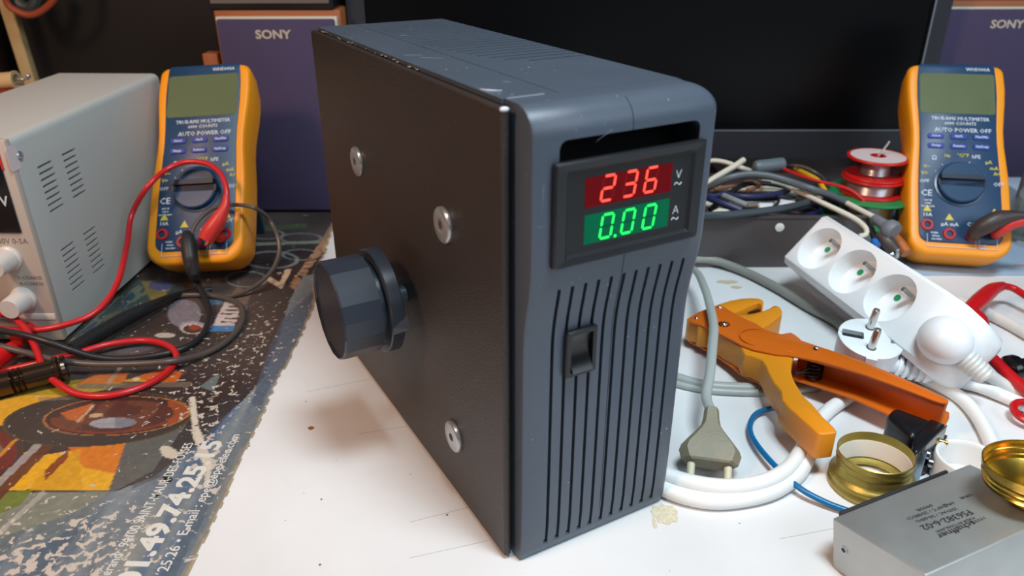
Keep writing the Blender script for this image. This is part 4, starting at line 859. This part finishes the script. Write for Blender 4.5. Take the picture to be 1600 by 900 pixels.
# bottom flange: straight drop of the near edge of the handle
fl = zB((20, 300), (250, 372), (500, 455), (760, 572), (960, 640), (1160, 642), (1184, 600), (1186, 560), (1080, 500), (800, 388), (560, 300), (380, 236), (200, 180), (20, 200))
bm = slab(fl, .0042, .0016); obj('bottom_flange', bm, omet, ct, world=True, bevel=.0004, angle=30)
# back web joining the two flanges
web = zB((150, 62), (250, 96), (380, 138), (560, 203), (700, 258), (800, 298), (950, 366), (1080, 427), (1160, 468), (1178, 482))
P = [GC(u, v, zc-.001) for u, v in web]; bm = bmesh.new(); n_ = len(P); th = .0016
rings = []
for i, p in enumerate(P):
    d = (P[min(i+1, n_-1)]-P[max(i-1, 0)]).normalized(); nn = Vector((d.y, -d.x, 0))*th
    lo = Vector((p.x, p.y, p.z-.0215)); rings.append([p, p+nn, lo+nn, lo])
ring_loft(bm, rings); obj('channel_web', bm, omet, ct, world=True)
# amber main casting: body under the plate and the curved grip
cast = zA((180, 300), (250, 325), (330, 372), (400, 418), (470, 455), (520, 492), (545, 545), (620, 562), (690, 592), (722, 640), (745, 700), (790, 780), (850, 850)) + \
    zB((8, 470), (50, 520), (100, 562), (150, 608), (200, 650), (255, 702), (290, 712), (395, 700), (393, 685), (365, 650), (300, 590), (225, 500), (160, 440), (118, 375), (88, 320), (74, 270), (76, 215), (95, 160), (100, 140)) + zA((900, 470), (700, 400), (400, 250), (250, 250))
bm = slab(cast, zc-.0018, .0185); obj('grip_casting', bm, amb, ct, world=True, bevel=.0012, angle=40, seg=3)
noseP = zA((70, 250), (92, 278), (160, 290), (165, 318), (240, 330), (300, 300), (240, 180), (160, 205), (95, 235))
bm = slab(noseP, zc-.0018, .0175); obj('nose_block', bm, amb, ct, world=True, bevel=.001, angle=40)
jaw = zA((240, 190), (250, 165), (340, 130), (430, 103), (520, 86), (600, 80), (660, 84), (700, 98), (706, 120), (700, 160), (686, 165), (680, 130), (650, 120), (620, 135), (560, 165), (500, 190), (450, 208), (430, 200), (350, 190))
bm = slab(jaw, zc-.0014, .0150); obj('upper_jaw', bm, amb, ct, world=True, bevel=.0008, angle=40)
jaw2 = zA((450, 210), (520, 222), (600, 212), (690, 190), (755, 166), (780, 145), (810, 140), (845, 158), (860, 185), (858, 215), (800, 262), (750, 300), (700, 330), (640, 300), (560, 262))
bm = slab(jaw2, zc-.0004, .0200); obj('lower_jaw', bm, amb, ct, world=True, bevel=.0012, angle=40)
bm = slab(zA((455, 212), (560, 170), (640, 132), (672, 150), (672, 175), (620, 188), (540, 205), (490, 222)), zc-.006, .002); obj('blade', bm, mat('blade_steel', (160, 166, 170), .3, metal=1), ct, world=True)
bot = zA((60, 395), (85, 370), (240, 430), (430, 560), (560, 660), (705, 720), (705, 812), (640, 765), (560, 735), (500, 700), (430, 640), (330, 570), (240, 515), (150, 468), (90, 440))
bm = slab(bot, .0042, .0016); obj('bottom_plate', bm, omet, ct, world=True, bevel=.0004)
for (u, v), r in ((zA((150, 250))[0], .0016), (zA((342, 160))[0], .0017), (zA((378, 298))[0], .0020), (zB((248, 108))[0], .0016)):
    bm = bmesh.new(); c = GC(u, v, zc); lathe(bm, [(r*1.2, -.0002), (r*1.1, .0004), (r*.6, .0012), (.0003, .0014)], Matrix.Translation(c), 18); obj('rivet', bm, mat('rivet_chrome', (214, 200, 190), .2, metal=1), ct, world=True)
bm = bmesh.new(); c = GC(*zA((378, 302))[0], zc)
for k in range(10):
    a = 2*pi*k/10; box(bm, (-.0009, -.0002, 0), (.0009, .0011, .0004), Matrix.Translation(c+Vector((cos(a)*.0036, sin(a)*.0036, .0001))) @ Matrix.Rotation(a, 4, 'Z'))
obj('star_washer', bm, mat('washer_brown', (96, 66, 46), .4, metal=.7), ct, world=True)
bm = bmesh.new(); cc_ = GC(*zA((655, 408))[0], zc); lathe(bm, [(.0128, 0), (.0126, .0003), (.0118, .0003)], Matrix.Translation(cc_), 40, cap=False); obj('embossed_ring', bm, omet, ct, world=True)
bm = bmesh.new(); c = GC(*zB((232, 285))[0], .008)
tube(bm, [c+Vector((.0052*cos(a), .0052*sin(a), -.004+a*.00045)) for a in np.arange(0, 30, .6)], .0008, n=6, step=.002)
ball(bm, c+Vector((0, 0, .010)), .0032, n=16, sc=(1, 1, .5))
tube(bm, [c+Vector((-.004, 0, .002)), GC(*zB((100, 280))[0], .012)], .0007, n=6); tube(bm, [c+Vector((-.004, 0, .006)), GC(*zB((85, 300))[0], .010)], .0007, n=6)
obj('spring', bm, mat('spring_dark', (48, 44, 42), .35, metal=.8), ct, world=True)

# ------------------------------------------------------------ lamp holder parts
gold = mat('anodised_gold', (172, 156, 84), .42, metal=.85, bump=.25, bscale=300, var=.15, vscale=120)
rg = thing('lamp_holder_ring', 'gold open lamp-holder ring with white lining, beside the metal filter box', 'ring', G(1362, 764, 0))
rim = G(1368, 713, .0200); rc0 = Vector((rim.x, rim.y, 0)); rc0 = G(1361, 750, .0035); rc0.z = 0
rg.matrix_basis = Matrix.Translation(rc0) @ Matrix.Rotation(rad(-3), 4, 'X')
bm = bmesh.new(); T0 = .0006
outp = [(.0205, .0006), (.0236, .0008), (.0241, .0020), (.0240, .0034), (.0228, .0046), (.0228, .0056), (.0238, .0066), (.0237, .0078), (.0222, .0092), (.0210, .0104), (.0206, .0120), (.0205, .0148), (.0198, .0158), (.0199, .0166), (.0210, .0176), (.0212, .0184), (.0206, .0194), (.0210, .0202), (.0211, .0232)]
inp = [(.0206, .0236), (.0204, .0200), (.0201, .0180)]
lathe(bm, outp+inp+[(.0201, .0060), (.0180, .0050), (.0160, .0046), (.0160, .0030), (.0205, .0006)], n=64, cap=False); obj('ring_shell', bm, gold, rg, angle=50)
bm = bmesh.new(); lathe(bm, [(.0201, .0180), (.0196, .0182), (.0192, .0170), (.0190, .0066), (.0200, .0060)], n=64, cap=False); obj('white_lining', bm, mat('lining_cream', (222, 214, 202), .5), rg, angle=50)
# metal filter box
k = .9625; Tm = CP+k*(Vector((.1576, -.083, .0175))-CP); Qm = Euler((.0234, -.2119, -1.6712)).to_matrix().to_4x4(); Qm.translation = Tm
fb = thingm('line_filter', 'aluminium line filter box with black upside-down printing at the bottom right corner', 'filter', Qm)
fa, fb_, fh = .0990, .0545, .0290
alu = mat('brushed_aluminium', (184, 186, 184), .45, metal=.7, bump=.15, bscale=120, var=.16, vscale=45)
bm = bmesh.new(); box(bm, (0, 0, -fh), (fb_, fa, 0)); obj('filter_case', bm, alu, fb, bevel=.0008, seg=3)
bm = bmesh.new(); box(bm, (-.0022, .006, -fh+.002), (-.0002, fa-.016, .0006)); obj('black_base', bm, mat('base_black', (44, 42, 46), .6), fb, bevel=.0006)
bm = bmesh.new(); M = axis((.0075, 0, -.0145), (0, -1, 0)); lathe(bm, [(.0022, -.0005), (.0022, .0004), (.0014, .0004), (.0012, -.0012)], M, 20, cap=False); obj('rivet_hole', bm, zinc, fb)
bm = bmesh.new(); lathe(bm, [(.0013, -.0002), (.0013, .0001)], M, 12); obj('rivet_core', bm, MC['socket_dark'], fb)
z7 = lambda *p: zp(1280, 700, 4.5, p)
def on_top(u, v): 
    n = Qm.to_3x3() @ Vector((0, 0, 1)); return Qm.inverted() @ PLn(u, v, Qm.translation, n)
bm = bmesh.new()
def ftext(s, a, b, hpx, bold=.0):
    """text from a (start, right) to b (end, left), upside down for the viewer"""
    A, B = on_top(*z7(a)[0]), on_top(*z7(b)[0]); A.z = B.z = 0; X = (B-A).normalized(); Y = Vector((-X.y, X.x, 0)); x0, x1, y0, y1 = text_bounds(s)
    sz = hpx/.7; sx = (B-A).length/((x1-x0)*sz); M = Matrix((X, Y, Vector((0, 0, 1)))).transposed().to_4x4(); M.translation = A+Vector((0, 0, .00008))
    text_into(bm, s, 1, M @ Matrix.Diagonal((sz*sx, sz, 1, 1)) @ Matrix.Translation((-x0, -(y0+y1)/2, 0)), extrude=.00006, align='LEFT', bold=bold)
ftext('schaffner', (1095, 525), (838, 628), .0037, .010)
ftext('MADE IN THAILAND', (1090, 492), (822, 592), .0016)
ftext('FS6382-6-02', (1065, 450), (725, 565), .0040, .006)
ftext('250VAC / 50-60Hz', (970, 425), (682, 520), .0020)
ftext('6A@40\u00b0C / 25/085/21', (945, 385), (620, 500), .0020)
ftext('0905R', (795, 402), (685, 442), .0020)
ftext('LINE', (1072, 330), (992, 356), .0017)
for i in range(5):
    A = on_top(*z7((1172-i*18, 500+i*7))[0]); B = on_top(*z7((1140-i*18+8, 480+i*9+6))[0])
    dd = (B-A).normalized()*.0019; nn = Vector((-dd.y, dd.x, 0)).normalized()*(.00018+.00006*i); A.z = .00008; dd.z = 0
    prism(bm, [A-nn, A+dd-nn, A+dd+nn, A+nn], (0, 0, .00006))
obj('filter_printing', bm, mat('ink_black', (26, 26, 28), .6), fb, smooth=False)
# gold cup standing on the filter
nT = (Qm.to_3x3() @ Vector((0, 0, 1))).normalized(); cb = PLn(1612, 786, Qm.translation+nT*.0, nT)
cu = thingm('lamp_holder_cup', 'shiny gold stepped lamp-holder cup standing on the line filter at the right edge', 'cup', axis(cb, nT*.75+Vector((0, 0, .4))))
bm = bmesh.new()
lathe(bm, [(.0085, .0005), (.0098, .0010), (.0102, .0040), (.0105, .0070), (.0140, .0095), (.0200, .0120), (.0224, .0138), (.0216, .0152), (.0230, .0166), (.0229, .0184), (.0221, .0194), (.0237, .0206), (.0236, .0228), (.0228, .0240), (.0240, .0256), (.0241, .0300),
           (.0236, .0301), (.0232, .0270), (.0234, .0240), (.0228, .0222), (.0230, .0202), (.0220, .0186), (.0222, .0166), (.0190, .0140), (.0130, .0112), (.0098, .0100), (.0060, .0098), (.0020, .0096)], n=72, cap=False)

for v_ in bm.verts: v_.co.z *= .74
obj('cup_shell', bm, mat('polished_gold', (214, 180, 84), .24, metal=1., var=.1, vscale=60), cu, angle=50)
bm = bmesh.new(); lathe(bm, [(.0030, .0070), (.0030, .0086), (.0012, .0088)], n=16); obj('centre_contact', bm, mat('contact_brass', (150, 110, 50), .3, metal=1), cu)
# white ring behind the filter
wr = G(1516, 716, .016); bm = bmesh.new()
lathe(bm, [(.0185, 0), (.0190, .002), (.0190, .0150), (.0184, .0165), (.0172, .0168), (.0163, .0160), (.0158, .0140), (.0150, .0040), (.0150, 0), (.0185, 0)], Matrix.Translation((wr.x, wr.y, 0)), 56, cap=False)
tagm('porcelain_ring', bm, mat('porcelain', (226, 226, 224), .3), 'white ring with thick rounded rim behind the metal filter box', 'ring')

# black thermostat-like block with bracket, screws and lever
tbk = thing('terminal_block', 'small black component with steel lever and brass screw, behind the gold ring', 'component', G(1430, 700, 0))
zD = lambda *p: zp(1380, 620, 6.425, p)
bpl = mat('moulded_black', (22, 23, 26), .30)
bm = bmesh.new(); top = zD((60, 130), (130, 95), (470, 215), (480, 215), (630, 270), (330, 550), (200, 480))
P = [G(u, v, .030) for u, v in zD((62, 160), (140, 108), (385, 205), (300, 330))]
A_, B_, C_, D_ = [G(u, v, .0265) for u, v in zD((38, 165), (118, 86), (520, 236), (310, 400))]
prism(bm, [A_, B_, C_, D_], (0, 0, -.0262)); obj('housing', bm, bpl, tbk, world=True, bevel=.004, seg=4, angle=50)
bm = bmesh.new(); P = [G(u, v, .0255) for u, v in zD((475, 212), (632, 272), (600, 310), (345, 560), (292, 520), (310, 400), (390, 300))]
prism(bm, P, (0, 0, -.0120)); obj('side_block', bm, bpl, tbk, world=True, bevel=.0015, angle=50)
stl = mat('steel_plate', (150, 152, 154), .3, metal=1., var=.2, vscale=200)
bm = bmesh.new(); P = [G(u, v, .0240) for u, v in zD((636, 276), (645, 290), (330, 585), (316, 566))]; prism(bm, P, (0, 0, -.020)); obj('steel_plate', bm, stl, tbk, world=True, bevel=.0003)
bm = bmesh.new(); P = [G(u, v, .0225) for u, v in zD((372, 530), (440, 540), (446, 560), (376, 555))]; prism(bm, P, (0, 0, -.0222)); obj('lever', bm, mat('lever_steel', (136, 154, 168), .3, metal=.9), tbk, world=True, bevel=.0005)
br = mat('brass_bright', (206, 170, 90), .25, metal=1)
c = G(*zD((510, 430))[0], .0175); e = G(*zD((640, 465))[0], .0150); bm = bmesh.new(); d_ = (e-c); q = [(.0014+.0003*(i % 2), d_.length*i/16) for i in range(17)]
lathe(bm, q, axis(c, d_), 14); bmesh.ops.create_cone(bm, cap_ends=True, segments=6, radius1=.0032, radius2=.0032, depth=.003, matrix=axis(c, d_)); obj('brass_screw', bm, br, tbk, world=True)
for (u, v), z, r in ((zD((465, 585))[0], .0150, .0030), (zD((500, 670))[0], .0080, .0030), (zD((325, 780))[0], .0040, .0026), (zD((425, 500))[0], .0190, .0022)):
    c = G(u, v, z); bm = bmesh.new(); lathe(bm, [(r, -.003), (r, 0), (r*.7, .0010), (r*.2, .0012)], axis(c, RT-FW*.6), 16); obj('nut', bm, stl, tbk, world=True)
bm = bmesh.new(); P = [G(u, v, .0080) for u, v in zD((600, 370), (650, 385), (540, 560), (450, 690), (400, 700), (500, 560))]; prism(bm, P, (0, 0, -.006)); obj('rear_bracket', bm, bpl, tbk, world=True, bevel=.0006)

# ------------------------------------------------------------ right edge: red bracket, knob, jar, board
rb = thing('red_bracket', 'red plastic clamp frame touching the end of the white socket strip at the right edge', 'bracket', G(1550, 560, 0))
redp = mat('bracket_red', (186, 18, 24), .30)
bm = bmesh.new(); tube(bm, [G(1512, 487, .020), G(1530, 470, .022), G(1550, 453, .022), G(1566, 447, .020)], [.0058, .0066, .0062, .0040], n=14); tube(bm, [G(1562, 446, .021), G(1582, 450, .018), G(1602, 462, .016), G(1660, 500, .010), G(1720, 540, .004)], .0030, n=12); obj('upper_arm', bm, redp, rb, world=True)
bm = bmesh.new(); tube(bm, [G(1518, 488, .020), G(1528, 498, .020), G(1533, 508, .018), G(1526, 518, .018), G(1518, 530, .018)], [.0050, .0062, .0052, .0056, .0060], n=14); obj('hinge', bm, redp, rb, world=True)
bm = bmesh.new(); tube(bm, [G(1519, 531, .019), G(1540, 550, .018), G(1570, 580, .015), G(1605, 612, .012), G(1660, 665, .006), G(1700, 700, .004)], .0042, n=12); ball(bm, G(1521, 531, .021), .0060); obj('lower_arm', bm, redp, rb, world=True)
bm = bmesh.new(); tube(bm, [G(1612, 628, .010), G(1590, 629, .009), G(1583, 637, .008), G(1592, 650, .007), G(1615, 662, .006), G(1640, 668, .006), G(1640, 640, .008), G(1612, 628, .010)], .0026, n=10)
tagm('red_ring', bm, redp, 'red plastic loop lying on the white cord at the right edge', 'ring')
bm = bmesh.new(); c = G(1581, 577, .011); lathe(bm, [(.0070, 0), (.0098, .002), (.0105, .006), (.0098, .0085), (.0070, .0095), (.0060, .0130), (.0075, .0150), (.0075, .030)], axis(c-RT*.005, RT+FW*.1+Vector((0, 0, -.02))), 28)  # glossy black knob under the red bracket
tagm('black_knob', bm, gloss, 'glossy black knob under the red bracket at the right edge', 'cap')
# pale blue booklet under the right multimeter
pb_ = mat('booklet_blue', (150, 170, 190), .5, var=.08, vscale=20)
bm = bmesh.new(); A_, B_ = G(1392, 432, .0), G(1650, 433, .0); A_ = FR(.655, .335, 0); B_ = FR(.655, .64, 0); prism(bm, [A_, B_, B_+FW*.16, A_+FW*.16], (0, 0, .0024))
bkl = tagm('blue_booklet', bm, pb_, 'pale blue flat booklet under the right multimeter', 'booklet', bevel=.0004)
bm = bmesh.new(); prism(bm, [FR(.672, .480, .0025), FR(.672, .64, .0025), FR(.6745, .64, .0025), FR(.6745, .480, .0025)], (0, 0, .0001)); obj('orange_line', bm, mat('line_orange', (200, 120, 70), .5), bkl, world=True)
bm = bmesh.new(); bc_ = FR(.80, .600, 0); box(bm, (-.048, 0, .0), (.06, .05, .034), Matrix.Translation(bc_) @ Matrix.Rotation(-.5108, 4, 'Z')); tagm('pale_blue_carton', bm, mat('carton_blue', (176, 186, 204), .6), 'pale blue carton behind the right multimeter at the right edge', 'carton', bevel=.001)
jar = thing('glass_jar', 'clear glass jar holding a brush beside the right multimeter at the right edge', 'jar', FR(.735, .535, 0.0026))
glass = mat('jar_glass', (225, 225, 215), .05, trans=.92)
bm = bmesh.new(); lathe(bm, [(.001, 0), (.024, 0), (.025, .003), (.025, .080), (.0236, .088), (.0246, .090), (.0246, .094), (.0230, .094), (.0222, .088), (.0235, .080), (.0235, .005), (.001, .004)], n=40, cap=False); obj('jar_glass', bm, glass, jar)
bt = thing('paint_brush', 'wooden-handled brush with cream bristles standing in the jar at the right edge', 'brush', FR(.735, .535, .008))
bm = bmesh.new(); Pb, Pt = FR(.730, .524, .009), FR(.745, .545, .092); tube(bm, [Pb, Pt], .0036, n=12); obj('handle', bm, mat('brush_wood', (150, 100, 66), .5), bt, world=True)
bm = bmesh.new(); tube(bm, [Pt, Pt+(Pt-Pb)*.30, Pt+(Pt-Pb)*.38], [.0066, .0075, .004], n=14); obj('bristle_head', bm, mat('bristle_cream', (206, 194, 160), .7), bt, world=True)

# ------------------------------------------------------------ test leads on the left
def lead(name, label, pts, r, m, n=12):
    bm = bmesh.new(); tube(bm, [G(u, v, z) for u, v, z in pts], r, n=n, step=.003); return tagm(name, bm, m, label, 'test lead')
tred = mat('lead_red', (196, 34, 40), .32); tblk = mat('lead_black', (40, 38, 40), .36); tgr = mat('lead_greybrown', (84, 76, 72), .36)
rl = thing('test_lead', 'red test lead arching over the left multimeter, ending in a red plug', 'test lead', G(100, 505, 0))
mp = lambda x, z, y=-.006: MW(M1) @ Vector((x, y, z))
def mpx(u, v, off, M=None):
    W = MW(M or M1); n = W.to_3x3() @ Vector((0, 1, 0)); return PLn(u, v, W.translation+n*(-off), n)
bp3 = thing('banana_plug', 'brown-black plug and red sleeve in the lower right jacks of the right multimeter', 'plug', G(1540, 420, 0))
bm = bmesh.new(); tube(bm, [mpx(1521, 368, .004, M2), mpx(1526, 360, .012, M2), mpx(1540, 352, .018, M2), mpx(1560, 342, .020, M2), mpx(1590, 337, .022, M2), mpx(1625, 338, .022, M2)], [.0056, .0080, .0078, .0052, .0032, .0028], n=16); obj('black_sleeve', bm, mat('sleeve_brown', (62, 50, 48), .45), bp3, world=True)
bm = bmesh.new(); tube(bm, [mpx(1556, 366, .002, M2), mpx(1560, 362, .010, M2), mpx(1572, 353, .015, M2), mpx(1592, 345, .017, M2), mpx(1630, 343, .018, M2)], [.0048, .0058, .0060, .0055, .0045], n=16); obj('red_sleeve', bm, mat('banana_red', (206, 50, 46), .4), bp3, world=True)
bm = bmesh.new(); tube(bm, [G(-40, 512, .020), G(0, 514, .020), (G(50, 516, .020)), G(100, 508, .022), G(150, 487, .026), G(182, 445, .036), G(198, 385, .052), G(206, 335, .070), mpx(232, 290, .034), mpx(262, 264, .024), mpx(292, 253, .020), mpx(324, 256, .020), mpx(345, 272, .021), mpx(354, 296, .022), mpx(353, 320, .022)], .0024, n=12); obj('red_wire', bm, tred, rl, world=True)
bm = bmesh.new(); tube(bm, [mpx(354, 306, .022), mpx(352, 322, .022), mpx(342, 342, .020), mpx(330, 360, .018), mpx(322, 374, .016)], [.0028, .0042, .0066, .0076, .0070], n=18); obj('red_plug', bm, mat('banana_red', (206, 50, 46), .4), rl, world=True)
bm = bmesh.new(); tube(bm, [mpx(334, 366, .014), mpx(343, 370, .008), mpx(346, 372, .001)], [.004, .005, .0045], n=12); obj('red_plug_tip', bm, jackr, rl, world=True)
lead('test_lead', 'red test lead making the flat loop on the poster over the race car', [(-40, 486, .030), (0, 490, .030), (18, 494, .029), (38, 512, .026), (54, 540, .020), (64, 566, .014), (72, 584, .010), (92, 600, .008), (120, 615, .004), (160, 619, .003), (200, 612, .003), (240, 596, .003), (268, 574, .004), (276, 556, .006), (262, 540, .006), (225, 532, .006), (170, 538, .007), (120, 552, .008), (80, 562, .008), (40, 572, .006), (0, 580, .005), (-40, 586, .005)], .0025, tred)
lead('test_lead', 'grey-brown test lead sweeping from the left edge across the red loop', [(-40, 533, .022), (0, 541, .020), (40, 551, .016), (90, 563, .013), (150, 569, .010), (220, 568, .010), (270, 564, .009), (310, 556, .004), (345, 540, .003), (372, 515, .003), (380, 490, .003), (368, 472, .003), (330, 462, .003), (280, 462, .003), (235, 474, .004)], .0024, tgr)
lead('test_lead', 'black test lead running from the left edge to the hanging black plug', [(-40, 510, .030), (0, 516, .028), (40, 524, .026), (75, 534, .022), (115, 548, .014), (150, 558, .008), (190, 561, .004), (240, 556, .003), (285, 545, .003), (312, 528, .003), (325, 505, .003), (326, 480, .004), (315, 455, .008), (304, 435, .014), (300, 425, .018)], .0026, tblk)
bl2 = thing('test_lead', 'thin brown-black lead making the upright loop to the right of the left multimeter', 'test lead', G(360, 440, 0))
bm = bmesh.new(); tube(bm, [mpx(298, 372, .014), mpx(303, 354, .012), mpx(318, 336, .010), mpx(340, 323, .009), mpx(368, 320, .010), mpx(398, 325, .012), G(420, 342, .055), G(434, 370, .042), G(436, 396, .030), G(424, 424, .018), G(400, 446, .009), G(368, 461, .0035), G(340, 463, .003), G(318, 455, .005), G(304, 442, .010)], .0019, n=10); obj('wire', bm, tgr, bl2, world=True)
bp2 = thing('banana_plug', 'thick black plug hanging from the left multimeter', 'plug', G(300, 430, 0))
bm = bmesh.new(); tube(bm, [mpx(293, 366, .012), mpx(294, 374, .014), mpx(296, 392, .015), mpx(299, 410, .016), mpx(302, 424, .018), G(307, 440, .010), G(314, 455, .005)], [.0050, .0068, .0066, .0056, .0046, .0034, .0028], n=16); obj('plug_body', bm, mat('banana_black', (38, 36, 38), .45), bp2, world=True)
bm = bmesh.new(); tube(bm, [G(112, 548, .010), G(150, 524, .010), G(200, 496, .010), G(245, 474, .009), G(262, 466, .007), G(290, 457, .004), G(330, 452, .003)], [.0058, .0062, .0062, .0056, .0034, .0022, .0020], n=18)
tagm('black_probe', bm, mat('probe_black', (30, 31, 33), .45, bump=.5, bscale=600), 'black test probe handle lying diagonally beside the bench supply', 'probe')
pc = thing('coaxial_connector', 'shiny brown-black metal connector lying at the left edge below the bench supply', 'connector', G(40, 600, 0))
bm = bmesh.new(); P, Q = G(-40, 612, .009), G(104, 574, .012); L = (Q-P).length; M = axis(P, Q-P)
lathe(bm, [(.0085, 0), (.0085, L*.40), (.0072, L*.41), (.0090, L*.44), (.0074, L*.47), (.0092, L*.50), (.0074, L*.53), (.0084, L*.55), (.0084, L*.86), (.0098, L*.87), (.0098, L*.92), (.0078, L*.93), (.0078, L*.955), (.0096, L*.96), (.0090, L), (.004, L)], M, 36); obj('connector_body', bm, mat('gunmetal', (92, 76, 62), .22, metal=.9), pc, world=True)
bm = bmesh.new(); tube(bm, [G(-40, 578, .014), G(-8, 562, .014), G(12, 550, .013), G(28, 541, .012)], [.008, .0072, .0066, .0052], n=16); tagm('red_clip', bm, mat('clip_red', (212, 22, 24), .35), 'bright red clip handle at the left edge beneath the leads', 'clip')
